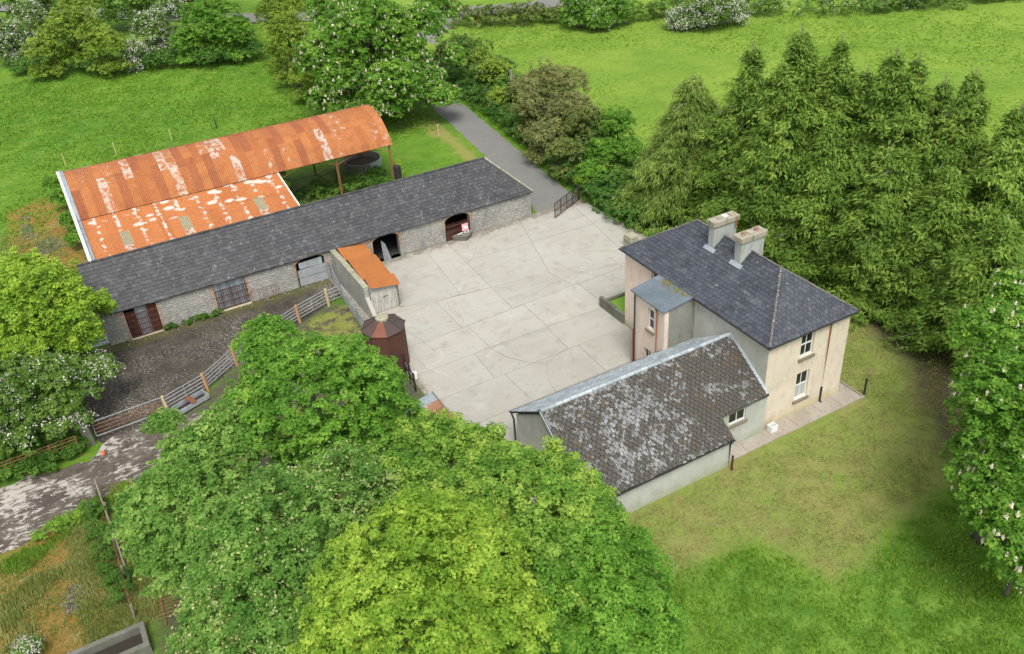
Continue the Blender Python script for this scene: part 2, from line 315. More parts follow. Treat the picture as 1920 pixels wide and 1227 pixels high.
# ------------------------------------------------------------------ mesh helpers
ORG = {}
def setp(o, label=None, cat=None, group=None, kind=None):
    if label: o['label'] = label
    if cat: o['category'] = cat
    if group: o['group'] = group
    if kind: o['kind'] = kind
    return o
def thing(name, label, cat, loc=(0, 0, 0), group=None):
    o = bpy.data.objects.new(name, None); COL.objects.link(o); o.location = loc; o.empty_display_size = .3
    ORG[o.name] = Vector(loc)
    return setp(o, label, cat, group)
def link(name, me, parent=None, mats=None):
    o = bpy.data.objects.new(name, me); COL.objects.link(o)
    if parent: o.parent = parent
    ORG[o.name] = ORG[parent.name].copy() if parent else Vector()
    return o
class MB:
    def __init__(s): s.v = []; s.f = []; s.t = []
    def add(s, vs, fs, tone=None):
        b = len(s.v); s.v += [tuple(v) for v in vs]
        t = random.random() if tone is None else tone
        for f in fs: s.f.append(tuple(b+i for i in f)); s.t.append(t)
        return s
    def box(s, lo, hi, tone=None):
        x0, y0, z0 = lo; x1, y1, z1 = hi
        return s.hexa([(x0, y0, z0), (x1, y0, z0), (x1, y1, z0), (x0, y1, z0), (x0, y0, z1), (x1, y0, z1), (x1, y1, z1), (x0, y1, z1)], tone)
    def hexa(s, v, tone=None):
        return s.add(v, [(0, 3, 2, 1), (4, 5, 6, 7), (0, 1, 5, 4), (1, 2, 6, 5), (2, 3, 7, 6), (3, 0, 4, 7)], tone)
    def beam(s, a, b, w, h=None, up=(0, 0, 1), tone=None):
        a, b = Vector(a), Vector(b); h = h or w; d = (b-a).normalized()
        x = d.cross(Vector(up))
        if x.length < 1e-4: x = d.cross(Vector((1, 0, 0)))
        x.normalize(); y = x.cross(d).normalized(); x = x*w/2; y = y*h/2
        return s.hexa([a-x-y, a+x-y, a+x+y, a-x+y, b-x-y, b+x-y, b+x+y, b-x+y], tone)
    def tube(s, pts, rad, n=8, cap=True, tone=None):
        pts = [Vector(p) for p in pts]; rad = rad if isinstance(rad, (list, tuple)) else [rad]*len(pts)
        vs = []; fs = []; ref = None
        for i, p in enumerate(pts):
            d = (pts[min(i+1, len(pts)-1)]-pts[max(i-1, 0)]).normalized()
            if ref is None: ref = Vector((0, 0, 1)) if abs(d.z) < .9 else Vector((1, 0, 0))
            x = d.cross(ref).normalized(); y = x.cross(d).normalized()
            for k in range(n):
                a = 2*math.pi*k/n; vs.append(p+(x*math.cos(a)+y*math.sin(a))*rad[i])
        for i in range(len(pts)-1):
            for k in range(n):
                k2 = (k+1) % n; fs.append((i*n+k, i*n+k2, (i+1)*n+k2, (i+1)*n+k))
        if cap: fs.append(tuple(range(n))[::-1]); fs.append(tuple((len(pts)-1)*n+k for k in range(n)))
        return s.add(vs, fs, tone)
    def prism(s, poly, d, tone=None):      # polygon (3D points, any plane) extruded by vector d
        n = len(poly); d = Vector(d); p = [Vector(q) for q in poly]
        return s.add(p+[q+d for q in p], [tuple(range(n))[::-1], tuple(range(n, 2*n))]+[(i, (i+1) % n, n+(i+1) % n, n+i) for i in range(n)], tone)
    def build(s, name, mat, parent=None, smooth=False, bevel=0):
        me = bpy.data.meshes.new(name); o = Vector(ORG[parent.name]) if parent else Vector()
        me.from_pydata([(v[0]-o.x, v[1]-o.y, v[2]-o.z) for v in s.v], [], s.f)
        me.materials.append(M[mat] if isinstance(mat, str) else mat)
        at = me.attributes.new('tone', 'FLOAT', 'FACE'); at.data.foreach_set('value', np.array(s.t, dtype=np.float32))
        if smooth: me.polygons.foreach_set('use_smooth', [True]*len(me.polygons))
        me.validate(); me.update()
        ob = link(name, me, parent)
        if bevel:
            m = ob.modifiers.new('b', 'BEVEL'); m.width = bevel; m.segments = 1; m.limit_method = 'ANGLE'
        return ob
def mesh_np(name, V, Fq, tone, mat, parent=None):
    me = bpy.data.meshes.new(name); nv, nf = len(V), len(Fq); k = Fq.shape[1]
    if parent is not None: V = V-np.array(ORG[parent.name])
    me.vertices.add(nv); me.vertices.foreach_set('co', np.ascontiguousarray(V, dtype=np.float32).ravel())
    me.loops.add(nf*k); me.loops.foreach_set('vertex_index', Fq.astype(np.int32).ravel())
    me.polygons.add(nf); me.polygons.foreach_set('loop_start', np.arange(0, nf*k, k, dtype=np.int32))
    me.materials.append(M[mat])
    if tone is not None:
        at = me.attributes.new('tone', 'FLOAT', 'FACE'); at.data.foreach_set('value', tone.astype(np.float32))
    me.update(calc_edges=True)
    return link(name, me, parent)

# ------------------------------------------------------------------ ground
def sdist(P, poly):
    poly = np.array(poly); d = np.full(len(P), 1e9); ins = np.zeros(len(P), bool)
    for i in range(len(poly)):
        a, b = poly[i], poly[(i+1) % len(poly)]
        ab = b-a; t = np.clip(((P-a)@ab)/(ab@ab), 0, 1); d = np.minimum(d, np.hypot(*(P-a-t[:, None]*ab).T))
        c = (a[1] > P[:, 1]) != (b[1] > P[:, 1])
        with np.errstate(divide='ignore', invalid='ignore'):
            xi = (b[0]-a[0])*(P[:, 1]-a[1])/(b[1]-a[1])+a[0]
        ins ^= c & (P[:, 0] < xi)
    return np.where(ins, d, -d)
def pxpoly(pts): return [tuple(G(*p))[:2] for p in pts]
LAWN = [(-12.5, 0), (-14, -2), *pxpoly([(1150, 1030), (1222, 1100), (1425, 1010), (1500, 1050), (1564, 1088), (1621, 1058), (1678, 975), (1764, 918), (1830, 860), (1860, 700), (1820, 600)]), (19, 8), (17, 20), (9.5, 21), (6.5, 14), (6, 0)]
MUD = pxpoly([(1480, 470), (1640, 560), (1720, 610), (1790, 680), (1830, 760), (1830, 900), (1770, 870), (1730, 760), (1700, 680), (1640, 630), (1570, 565), (1480, 520)])
MOSS1 = pxpoly([(-120, 1060), (0, 1045), (100, 990), (190, 950), (232, 1050), (250, 1130), (250, 1190), (150, 1227), (0, 1290), (-150, 1300)])
MOSS2 = pxpoly([(10, 400), (80, 370), (120, 390), (170, 500), (60, 540), (20, 490)])
ROCK1 = pxpoly([(145, 1085), (170, 1090), (160, 1150), (125, 1160), (120, 1130)])
ROCK2 = pxpoly([(38, 410), (52, 402), (66, 445), (42, 448)])
ROCK3 = pxpoly([(55, 462), (100, 445), (125, 462), (75, 482)])
WEEDS = [(-40, 33.5), (-39, 52), (-33, 53.5), (-30, 53), (-20, 52.6), (-14, 52), (-5, 52), (-3, 47), (-3, 40), (0, 36.6), (2, 36.6), (-31, 36.6), (-32, 31), (-40, 31)]
DRY = pxpoly([(775, 235), (815, 225), (900, 300), (880, 310), (840, 270)])
DIRT = pxpoly([(270, 1090), (345, 1080), (370, 1140), (350, 1260), (290, 1260), (300, 1160)])
UNDER = [(-31, 15.3), (-32.5, 5), (-30, -4), (-16, -3), (-13.2, 0), (-14.6, 5), (-14.6, 18.5), (-15.2, 24), (-15.4, 27.3), (-16.2, 27.4), (-18.6, 26.4), (-23.9, 23.7), (-26.2, 21.9), (-28.9, 20.9), (-29, 20.4)]
PEN2 = pxpoly([(560, 612), (655, 568), (690, 600), (720, 700), (600, 760), (430, 760), (330, 800), (200, 830), (170, 860), (260, 870), (330, 900), (700, 800)])
SIDE = [(-36, 5), (-31.5, 5), (-31, 16), (-33.5, 16.5), (-36, 12)]
NEARF = pxpoly([(860, 1300), (1240, 1110), (1440, 1030), (1560, 1100), (1640, 1060), (1700, 980), (1780, 920), (1920, 830), (2100, 900), (2100, 1500), (860, 1500)])
XS = np.arange(-75, 135.01, .6); YS = np.arange(-60, 190.01, .6)
gx, gy = np.meshgrid(XS, YS); GP = np.stack([gx.ravel(), gy.ravel()], 1)
masks = {}
for nm, poly in dict(lawn=LAWN, mud=MUD, weeds=WEEDS, dry=DRY, dirt=DIRT, pen2=PEN2, near=NEARF, side=SIDE).items():
    masks[nm] = np.clip(sdist(GP, poly)/6+.5, 0, 1)
masks['dirt'] = np.maximum(masks['dirt'], np.clip(sdist(GP, UNDER)/6+.5, 0, 1))
masks['moss'] = np.clip(np.maximum(sdist(GP, MOSS1), sdist(GP, MOSS2))/6+.5, 0, 1)
masks['rock'] = np.clip(np.maximum.reduce([sdist(GP, ROCK1), sdist(GP, ROCK2), sdist(GP, ROCK3)])/6+.5, 0, 1)
def ground_mat():
    g = NG('grass_ground')
    n1 = g.noise(.06, 4, .6); n2 = g.noise(.5, 5, .7); n3 = g.noise(3.2, 5, .75); n4 = g.noise(14, 4, .8)
    jit = g.math('ADD', g.math('MULTIPLY', g.math('SUBTRACT', n2, .5), .35), g.math('MULTIPLY', g.math('SUBTRACT', n3, .5), .30))
    def mk(a, w=.07): return g.step(g.math('ADD', g.attr(a), jit), .5-w, .5+w)
    px = g.n('ShaderNodeSeparateXYZ'); g.set(px.inputs[0], g.pos())
    base = g.mix(g.step(n1, .35, .65), (.066, .165, .014), (.120, .228, .020))
    base = g.mix(g.math('MULTIPLY', g.step(n2, .42, .70), .65), base, (.160, .250, .034))
    base = g.mix(g.math('MULTIPLY', g.step(n3, .50, .72), .55), base, (.045, .120, .016))
    # the far pasture is shorter and yellower, flecked with buttercups
    far = g.step(g.math('ADD', px.outputs[0], g.math('MULTIPLY', n1, 6)), 13, 19)
    past = g.mix(g.step(g.noise(.12, 5, .65), .35, .65), (.128, .225, .025), (.182, .275, .036))
    past = g.mix(g.math('MULTIPLY', g.step(n3, .55, .75), .5), past, (.10, .180, .028))
    past = g.mix(g.math('MULTIPLY', g.step(g.noise(2.6, 2), .70, .74), .5), past, (.36, .34, .03))
    base = g.mix(g.math('MULTIPLY', far, g.step(px.outputs[1], -8, 2)), base, past)
    sw = g.noise(1.6, 7, .82, g.mapv((1, 1.8, 1), (0, 0, .5)), dist=.8); base = g.mul(base, g.math('ADD', .28, g.math('MULTIPLY', sw, 1.44)))
    tf = g.step(g.noise(.55, 6, .8), .58, .66); base = g.mix(g.math('MULTIPLY', tf, .45), base, (.050, .125, .018))
    near = g.mix(g.step(g.noise(.22, 4, .65), .38, .62), (.085, .185, .022), (.140, .250, .034))
    near = g.mix(g.math('MULTIPLY', g.step(g.noise(1.1, 5, .7), .48, .66), .6), near, (.20, .30, .045))
    base = g.mix(mk('near'), base, near)
    weeds = g.mix(g.step(n2, .4, .6), (.05, .11, .02), (.14, .19, .045)); base = g.mix(mk('weeds'), base, weeds)
    lawn = g.mix(g.step(g.noise(.35, 5, .7), .36, .64), (.240, .240, .075), (.185, .260, .050))
    lawn = g.mix(g.math('MULTIPLY', g.step(g.noise(1.3, 6, .78), .46, .66), .5), lawn, (.165, .125, .065))
    lawn = g.mix(g.math('MULTIPLY', g.step(g.noise(5.5, 4, .75), .52, .66), .6), lawn, (.26, .25, .075))
    lawn = g.mix(g.math('MULTIPLY', g.step(g.noise(2.6, 5, .8), .56, .68), .6), lawn, (.10, .17, .02))
    base = g.mix(mk('lawn', .15), base, lawn)
    mud = g.mix(g.step(n3, .35, .65), (.038, .030, .020), (.085, .068, .045)); base = g.mix(g.math('MULTIPLY', mk('mud', .16), .92), base, mud)
    base = g.mix(mk('dry'), base, g.mix(n3, (.30, .27, .09), (.16, .19, .04)))
    base = g.mix(mk('dirt', .1), base, g.mix(g.step(n2, .45, .6), g.mix(n3, (.06, .05, .04), (.13, .11, .085)), (.09, .13, .035)))
    base = g.mix(mk('side', .1), base, g.mix(n3, (.09, .13, .035), (.19, .20, .07)))
    p2 = g.mix(g.step(g.noise(.9, 5, .75), .44, .58), (.20, .22, .05), (.085, .075, .05)); base = g.mix(mk('pen2'), base, p2)
    mo = g.ramp(g.math('ADD', g.math('MULTIPLY', n2, .55), g.math('MULTIPLY', g.noise(2.8, 7, .85), .62)), [(.40, (.12, .16, .035)), (.46, (.13, .08, .03)), (.505, (.33, .18, .022)), (.53, (.17, .09, .025)), (.57, (.26, .20, .05)), (.61, (.20, .10, .022)), (.68, (.28, .26, .10))])
    base = g.mix(mk('moss', .07), base, mo)
    rk = g.mix(g.step(g.noise(5, 5, .8), .45, .65), (.045, .04, .04), (.30, .29, .29)); base = g.mix(mk('rock', .06), base, rk)
    base = g.mul(base, g.math('ADD', .52, g.math('MULTIPLY', n4, .96)))
    h = g.math('ADD', g.math('ADD', g.math('MULTIPLY', n3, .6), g.math('MULTIPLY', n4, .4)), g.math('MULTIPLY', n2, 1.2))
    return g.pbr(base, .9, g.bump(h, .9, .16), spec=.15)
M['ground'] = ground_mat()
nx, ny = len(XS), len(YS)
ii, jj = np.meshgrid(np.arange(nx-1), np.arange(ny-1))
q0 = (jj*nx+ii).ravel(); quads = np.stack([q0, q0+1, q0+nx+1, q0+nx], 1)
cen = (GP[quads[:, 0]]+GP[quads[:, 2]])/2
und = .10*np.sin(GP[:, 0]*.11+1)*np.sin(GP[:, 1]*.09)+.05*np.sin(GP[:, 0]*.31)*np.sin(GP[:, 1]*.27+2)
offb = np.clip((-sdist(GP, [(-42, -4), (8, -4), (22, 20), (14, 60), (12, 95), (4, 95), (4, 54), (-38, 54)]))/12, 0, 1)
GZ = und*offb
lawn_f = (sdist(cen, LAWN) > -.3)
past_f = (~lawn_f) & (cen[:, 0] > 11.5)
field_f = (~lawn_f) & (~past_f) & (cen[:, 1] > 53)
near_f = (~lawn_f) & (~past_f) & (~field_f) & (cen[:, 1] < 2.2) & (cen[:, 0] > -28)
rest_f = ~(lawn_f | past_f | field_f | near_f)
for nm, sel in dict(lawn=lawn_f, pasture=past_f, hay_field=field_f, long_grass=near_f, ground=rest_f).items():
    q = quads[sel]; u_, inv = np.unique(q, return_inverse=True); inv = inv.reshape(q.shape)
    ob = mesh_np(nm, np.column_stack([GP[u_], GZ[u_]]), inv, None, 'ground')
    for k, a in masks.items():
        at = ob.data.attributes.new(k, 'FLOAT', 'POINT'); at.data.foreach_set('value', a[u_].astype(np.float32))
    ob.data.polygons.foreach_set('use_smooth', [True]*len(q))
    setp(ob, kind='structure')
m = MB()
x0, x1, y0, y1, R_ = XS[0], XS[-1], YS[0], YS[-1], 1800
for lo, hi in (((-R_, -R_), (R_, y0)), ((-R_, y1), (R_, R_)), ((-R_, y0), (x0, y1)), ((x1, y0), (R_, y1))):
    m.add([(lo[0], lo[1], 0), (hi[0], lo[1], 0), (hi[0], hi[1], 0), (lo[0], hi[1], 0)], [(0, 1, 2, 3)])
setp(m.build('distant_fields', 'ground'), kind='structure')

def ragged(poly, step=.5, amp=.18):
    out = []; n = len(poly)
    for i in range(n):
        a, b = Vector(poly[i]), Vector(poly[(i+1) % n]); L = (b-a).length; k = max(1, int(L/step)); nrm = Vector((-(b-a).y, (b-a).x))/L
        for j in range(k):
            p = a+(b-a)*j/k+nrm*random.uniform(-amp, amp); out.append((p.x, p.y))
    return out
def sheet(name, poly, z, mat):
    me = bpy.data.meshes.new(name); me.from_pydata([(p[0], p[1], z) for p in poly], [], [tuple(range(len(poly)))]); me.materials.append(M[mat]); me.update()
    if me.polygons[0].normal.z < 0: me.flip_normals()
    return setp(link(name, me), kind='structure')
# lane, track, pen
lane_c = [(6.1, 31.4, 1.85), (6.75, 36, 1.75), (7.5, 42, 1.7), (8.2, 48, 1.65), (8.9, 54, 1.65), (9.6, 60, 1.65), (11, 70, 1.9), (15, 80, 1.9), (21, 88, 1.9), (28, 94.5, 1.9)]
L_, R2 = [], []
for i, (x, y, w) in enumerate(lane_c):
    p, q = lane_c[max(i-1, 0)], lane_c[min(i+1, len(lane_c)-1)]; d = Vector((q[0]-p[0], q[1]-p[1])).normalized(); nn = Vector((-d.y, d.x))
    L_.append((x+nn.x*w, y+nn.y*w)); R2.append((x-nn.x*w, y-nn.y*w))
L_[0] = (3.9, 31.35); R2[0] = (8.1, 31.35)
sheet('farm_lane', ragged(R2+L_[::-1], .6, .09), .012, 'asphalt')
rd = [G(*p) for p in [(-80, 8), (200, 28), (460, 36), (700, 28), (900, 22), (990, 15), (1100, -5)]]
a_ = [(p.x-1.3, p.y-2.4) for p in rd]; b_ = [(p.x+1.3, p.y+2.4) for p in rd]
sheet('country_road', a_+b_[::-1], .16, 'asphalt')
pen_poly = [(-31.6, 31.3), (-14.3, 31.3), (-14.9, 28.2), (-16.3, 27.4), (-18.6, 26.2), (-23.9, 23.5), (-28.9, 20.6), (-33.0, 20.3), (-33.6, 24), (-33, 28)]
sheet('cattle_pen_floor', ragged(pen_poly, .6, .12), .010, 'pen_floor')
tr = [(-44, 19.5), (-40, 19.6), (-36.5, 19.6), (-33.8, 18.9), (-33.0, 20.35), (-28.9, 20.65), (-26.5, 19.8), (-26, 17.5), (-28.5, 15.2), (-31.5, 15.3), (-34, 14.6), (-37, 14.0), (-40, 13.4), (-44, 12.5)]
sheet('farm_track', ragged(tr, .6, .25), .014, 'track')
sheet('yard_bedding', [(-14.75, .5), (-.05, .5), (-.05, 13.2), (8.75, 13.2), (8.75, 23.4), (8.3, 31.4), (3.3, 31.4), (3.3, 31.15), (-14.75, 31.15)], .018, 'bedding')
# yard slabs, cast in bays with open joints
slab_rows = [
    ((23.62, 23.2, 22.2, 21.25, 20.85), 31.1, [-14.72, -7.46, -5.15, -.45, 5.75, 8.7], [-14.72, -6.64, -4.75, 2.0, 6.3, 8.35]),
]
slabs = []
def slab(c): slabs.append(c)
tb = [(-14.72, 23.85), (-7.46, 23.15), (-5.15, 22.75), (-.55, 22.05), (5.75, 21.1), (8.72, 20.8)]
tt = [(-14.72, 31.12), (-6.64, 31.12), (-4.75, 31.12), (2.02, 31.2), (7.2, 31.36), (8.3, 31.36)]
mid = [tuple((Vector(a)*.45+Vector(b)*.55)) for a, b in zip(tb, tt)]
for i in range(5):
    if i in (1, 2): slab([tb[i], tb[i+1], tt[i+1], tt[i]]) if i == 1 else (slab([tb[i], tb[i+1], mid[i+1], mid[i]]), slab([mid[i], mid[i+1], tt[i+1], tt[i]]))
    elif i == 4: slab([tb[4], tb[5], tt[5], tt[4]])
    else: slab([tb[i], tb[i+1], mid[i+1], mid[i]]); slab([mid[i], mid[i+1], tt[i+1], tt[i]])
r2 = [(-14.72, 19.1), (-9.4, 19.12), (-5.3, 19.3), (-.1, 19.5), (4.4, 19.6), (8.72, 19.7)]
t2 = [(-14.72, 23.85), (-9.4, 23.33), (-5.15, 22.75), (-.55, 22.05), (4.4, 21.3), (8.72, 20.8)]
for i in range(5): slab([r2[i], r2[i+1], t2[i+1], t2[i]])
def row(bs, ts): 
    for i in range(len(bs)-1): slab([bs[i], bs[i+1], ts[i+1], ts[i]])
row([(-14.72, 15.85), (-8.9, 15.95), (-4.5, 15.9), (.29, 15.8), (4.5, 15.8), (8.72, 15.8)], [(-14.72, 19.1), (-9.0, 19.12), (-4.4, 19.33), (.29, 19.52), (4.5, 19.6), (8.72, 19.7)])
row([(-14.72, 12.75), (-10.3, 12.8), (-4.75, 12.85), (-.04, 12.9)], [(-14.72, 15.85), (-10.1, 15.93), (-4.55, 15.9), (-.04, 15.8)])
row([(-.04, 13.22), (4.5, 13.22), (8.72, 13.22)], [(-.04, 15.8), (4.5, 15.8), (8.72, 15.8)])
row([(-14.72, 9.4), (-9.5, 9.45), (-4.1, 9.46), (-.04, 9.46)], [(-14.72, 12.75), (-9.6, 12.8), (-4.0, 12.85), (-.04, 12.9)])
row([(-14.72, 5.2), (-8.8, 5.2), (-3, 6.1), (-.04, 6.1)], [(-14.72, 9.4), (-8.9, 9.45), (-2.4, 9.46), (-.04, 9.46)])
row([(-14.72, .6), (-12.6, .6)], [(-14.72, 5.2), (-12.6, 5.2)])
yard = bpy.data.objects.new('concrete_yard', None); COL.objects.link(yard); ORG[yard.name] = Vector(); setp(yard, kind='structure')
for c in slabs:
    c = [Vector((p[0], p[1])) for p in c]; ce = sum(c, Vector((0, 0)))/4
    # 4 cm joints, slightly uneven heights
    q = []
    for p in c:
        d = p-ce; q.append(p-Vector((math.copysign(.013, d.x), math.copysign(.013, d.y))))
    zt = .036+random.uniform(-.006, .006)
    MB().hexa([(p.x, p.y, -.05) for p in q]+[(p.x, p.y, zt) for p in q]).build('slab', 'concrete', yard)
def ribbon(pts, w, z, name, parent, mat='crack'):
    mb = MB(); P = []
    for (a, b) in zip(pts[:-1], pts[1:]):
        a, b = Vector(a), Vector(b); k = max(2, int((b-a).length/.35)); nn = Vector((-(b-a).y, (b-a).x)).normalized()
        for j in range(k): P.append(a+(b-a)*j/k+nn*random.uniform(-.07, .07))
    P.append(Vector(pts[-1])); vs = []; fs = []
    for i, p in enumerate(P):
        d = (P[min(i+1, len(P)-1)]-P[max(i-1, 0)]).normalized(); nn = Vector((-d.y, d.x))*w*random.uniform(.4, 1)/2
        vs += [(p.x+nn.x, p.y+nn.y, z), (p.x-nn.x, p.y-nn.y, z)]
        if i: fs.append((2*i-2, 2*i-1, 2*i+1, 2*i))
    return mb.add(vs, fs).build(name, mat, parent)
def z4(x, y): return tuple(G(540+x/2.909, 290+y/2.909))[:2]
for pts in [[(1100, 1055), (1180, 1105), (1290, 1135), (1410, 1140)], [(1410, 1140), (1470, 1095), (1520, 1060)], [(1410, 1140), (1412, 1193), (1440, 1260), (1470, 1300)],
            [(870, 810), (890, 850), (925, 870), (960, 920)], [(1440, 590), (1500, 610), (1545, 640)], [(1590, 535), (1700, 528), (1810, 530)], [(690, 1105), (770, 1180)], [(1030, 500), (1010, 560), (985, 590)], [(640, 960), (720, 1010), (800, 1080)],
            [(640, 835), (900, 765), (1080, 712)], [(1290, 790), (1560, 650), (1840, 595)], [(1545, 640), (1700, 660), (1840, 690)], [(1360, 340), (1460, 345), (1560, 300)]]:
    ribbon([z4(*p) for p in pts], .035, .050, 'crack', yard)

# ------------------------------------------------------------------ slate roofs
def slate_planes(parent, planes, mat, w, hgt, thick=.018, nparts=300, jit=.004, name='slate', gap=.006):
    """each plane: origin P0 at the eave, U along, V up the slope, vmax, xl(v), xr(v)"""
    full, rest = [], MB()
    for (P0, U, V, vmax, xl, xr, hidden) in planes:
        P0, U, V = Vector(P0), Vector(U).normalized(), Vector(V).normalized(); N = U.cross(V).normalized()
        if N.z < 0: N = -N
        rows = max(1, round(vmax/hgt)); h = vmax/rows
        for r in range(rows):
            v0, v1 = r*h, (r+1)*h; off = (.5 if r % 2 else 0)*w
            lo, hi = min(xl(v0), xl(v1)), max(xr(v0), xr(v1)); k = int(math.floor((lo-off)/w))
            while off+k*w < hi:
                a, b = off+k*w, off+(k+1)*w; k += 1
                ja = random.uniform(-jit, jit)
                q = [max(a, xl(v0)), min(b, xr(v0)), min(b, xr(v1)), max(a, xl(v1))]
                if q[1]-q[0] < .02 and q[2]-q[3] < .02: continue
                whole = q[0] == a and q[3] == a and q[1] == b and q[2] == b
                if q[1] < q[0]: q[0] = q[1] = (q[0]+q[1])/2
                if q[2] < q[3]: q[2] = q[3] = (q[2]+q[3])/2
                c = P0+U*((a+b)/2)+V*((v0+v1)/2)
                if whole and not hidden: full.append(((c-CAM).length, P0, U, V, N, a, b, v0, v1, ja)); continue
                g_ = gap; lift = thick*1.5
                qs = [(q[0]+g_, v0-.03, lift), (q[1]-g_, v0-.03, lift), (q[2]-g_, v1, .2*thick), (q[3]+g_, v1, .2*thick)]
                rest.hexa([P0+U*x+V*v+N*z for x, v, z in qs]+[P0+U*x+V*v+N*(z+thick) for x, v, z in qs])
    full.sort(key=lambda t: t[0])
    protos = {}
    for i, (_, P0, U, V, N, a, b, v0, v1, ja) in enumerate(full):
        g_ = gap; lift = thick*1.5; hh = v1-v0; ww = b-a
        if i < nparts:
            key = (round(hh, 3), round(ww, 3))
            if key not in protos:
                mb = MB(); qs = [(-ww/2+g_, -.03, lift), (ww/2-g_, -.03, lift), (ww/2-g_, hh, .2*thick), (-ww/2+g_, hh, .2*thick)]
                mb.hexa([(x, y, z) for x, y, z in qs]+[(x, y, z+thick) for x, y, z in qs], 0.0)
                me = bpy.data.meshes.new(name); me.from_pydata(mb.v, [], mb.f); me.materials.append(M[mat]); me.update(); protos[key] = me
            o = bpy.data.objects.new(name, protos[key]); COL.objects.link(o); o.parent = parent
            p = P0+U*((a+b)/2)+V*(v0+ja*2)-ORG[parent.name]; rz = random.uniform(-.012, .012)
            U2 = U*math.cos(rz)+V*math.sin(rz); V2 = V*math.cos(rz)-U*math.sin(rz)
            N2 = U2.cross(V2)
            if N2.z < 0: U2, N2 = -U2, -N2
            o.matrix_local = Matrix(((U2.x, V2.x, N2.x, p.x), (U2.y, V2.y, N2.y, p.y), (U2.z, V2.z, N2.z, p.z), (0, 0, 0, 1)))
        else:
            v = v0-.03+ja*2
            qs = [(a+g_, v, lift), (b-g_, v, lift), (b-g_, v1, .2*thick), (a+g_, v1, .2*thick)]
            rest.hexa([P0+U*x+V*vv+N*z for x, vv, z in qs]+[P0+U*x+V*vv+N*(z+thick) for x, vv, z in qs])
    if rest.f: setp(rest.build(name+'_courses', mat, parent), kind='stuff')

def ridge_run(parent, a, b, mat, n, r=.11, name='ridge_tile'):
    a, b = Vector(a), Vector(b)
    for i in range(n):
        jz = Vector((0, 0, random.uniform(-.012, .012))); p, q = a+(b-a)*(i+.01)/n+jz, a+(b-a)*(i+.97)/n+jz; d = (q-p).normalized(); x = d.cross(Vector((0, 0, 1))).normalized(); y = x.cross(d)
        vs = []
        for e in (p, q):
            rr_ = r*(1.0 if e is p else .94)
            for k in range(5):
                t = math.radians(-15+k*52.5); vs.append(e+x*math.cos(t)*rr_*1.15+y*(math.sin(t)*rr_+.015))
        MB().add(vs, [(i2, i2+1, i2+6, i2+5) for i2 in range(4)]+[(4, 3, 2, 1, 0), (5, 6, 7, 8, 9)]).build(name, mat, parent)

# wall with rectangular or arched openings; local u along, z up, n inward
def wall(mb, P0, U, L, z0, z1, T, openings, seg=10):
    P0, U = Vector(P0), Vector(U).normalized(); N = Vector((0, 0, 1)).cross(U)     # inward = left of U
    f = lambda u, z, d: P0+U*u+N*d+Vector((0, 0, z))
    zt = z1 if callable(z1) else (lambda u: z1)
    us = sorted({0, L, *[o[0] for o in openings], *[o[1] for o in openings]})
    def quad(pts): mb.add(pts, [tuple(range(len(pts)))])
    for a, b in zip(us[:-1], us[1:]):
        blk = sorted([o for o in openings if o[0] <= a+1e-6 and o[1] >= b-1e-6], key=lambda o: o[2])
        z = z0; spans = []
        for o in blk: spans.append((z, o[2], None)); z = o[3]
        spans.append((z, None, None))
        for (za, zb, _) in spans:
            ta, tb_ = (zt(a), zt(b)) if zb is None else (zb, zb)
            if zb is not None and zb-za < 1e-4: continue
            for d in (0, T):
                quad([f(a, za, d), f(b, za, d), f(b, tb_, d), f(a, ta, d)])
    quad([f(0, z0, 0), f(0, z0, T), f(0, zt(0), T), f(0, zt(0), 0)]); quad([f(L, z0, 0), f(L, z0, T), f(L, zt(L), T), f(L, zt(L), 0)])
    quad([f(0, zt(0), 0), f(L, zt(L), 0), f(L, zt(L), T), f(0, zt(0), T)])
    for o in openings:
        a, b, za, zb = o[:4]; spring = o[4] if len(o) > 4 else None
        zr = spring if spring else zb
        quad([f(a, za, 0), f(a, za, T), f(a, zr, T), f(a, zr, 0)]); quad([f(b, za, 0), f(b, za, T), f(b, zr, T), f(b, zr, 0)])
        quad([f(a, za, 0), f(b, za, 0), f(b, za, T), f(a, za, T)])
        if spring is None: quad([f(a, zb, 0), f(b, zb, 0), f(b, zb, T), f(a, zb, T)])
        else:
            arc = [(a+(b-a)*k/seg, spring+(zb-spring)*math.sqrt(max(0, 1-((k/seg-.5)*2)**2))) for k in range(seg+1)]
            for (ua, va), (ub, vb) in zip(arc[:-1], arc[1:]):
                for d in (0, T): quad([f(ua, va, d), f(ub, vb, d), f(ub, zb, d), f(ua, zb, d)])
                quad([f(ua, va, 0), f(ub, vb, 0), f(ub, vb, T), f(ua, va, T)])
    return f

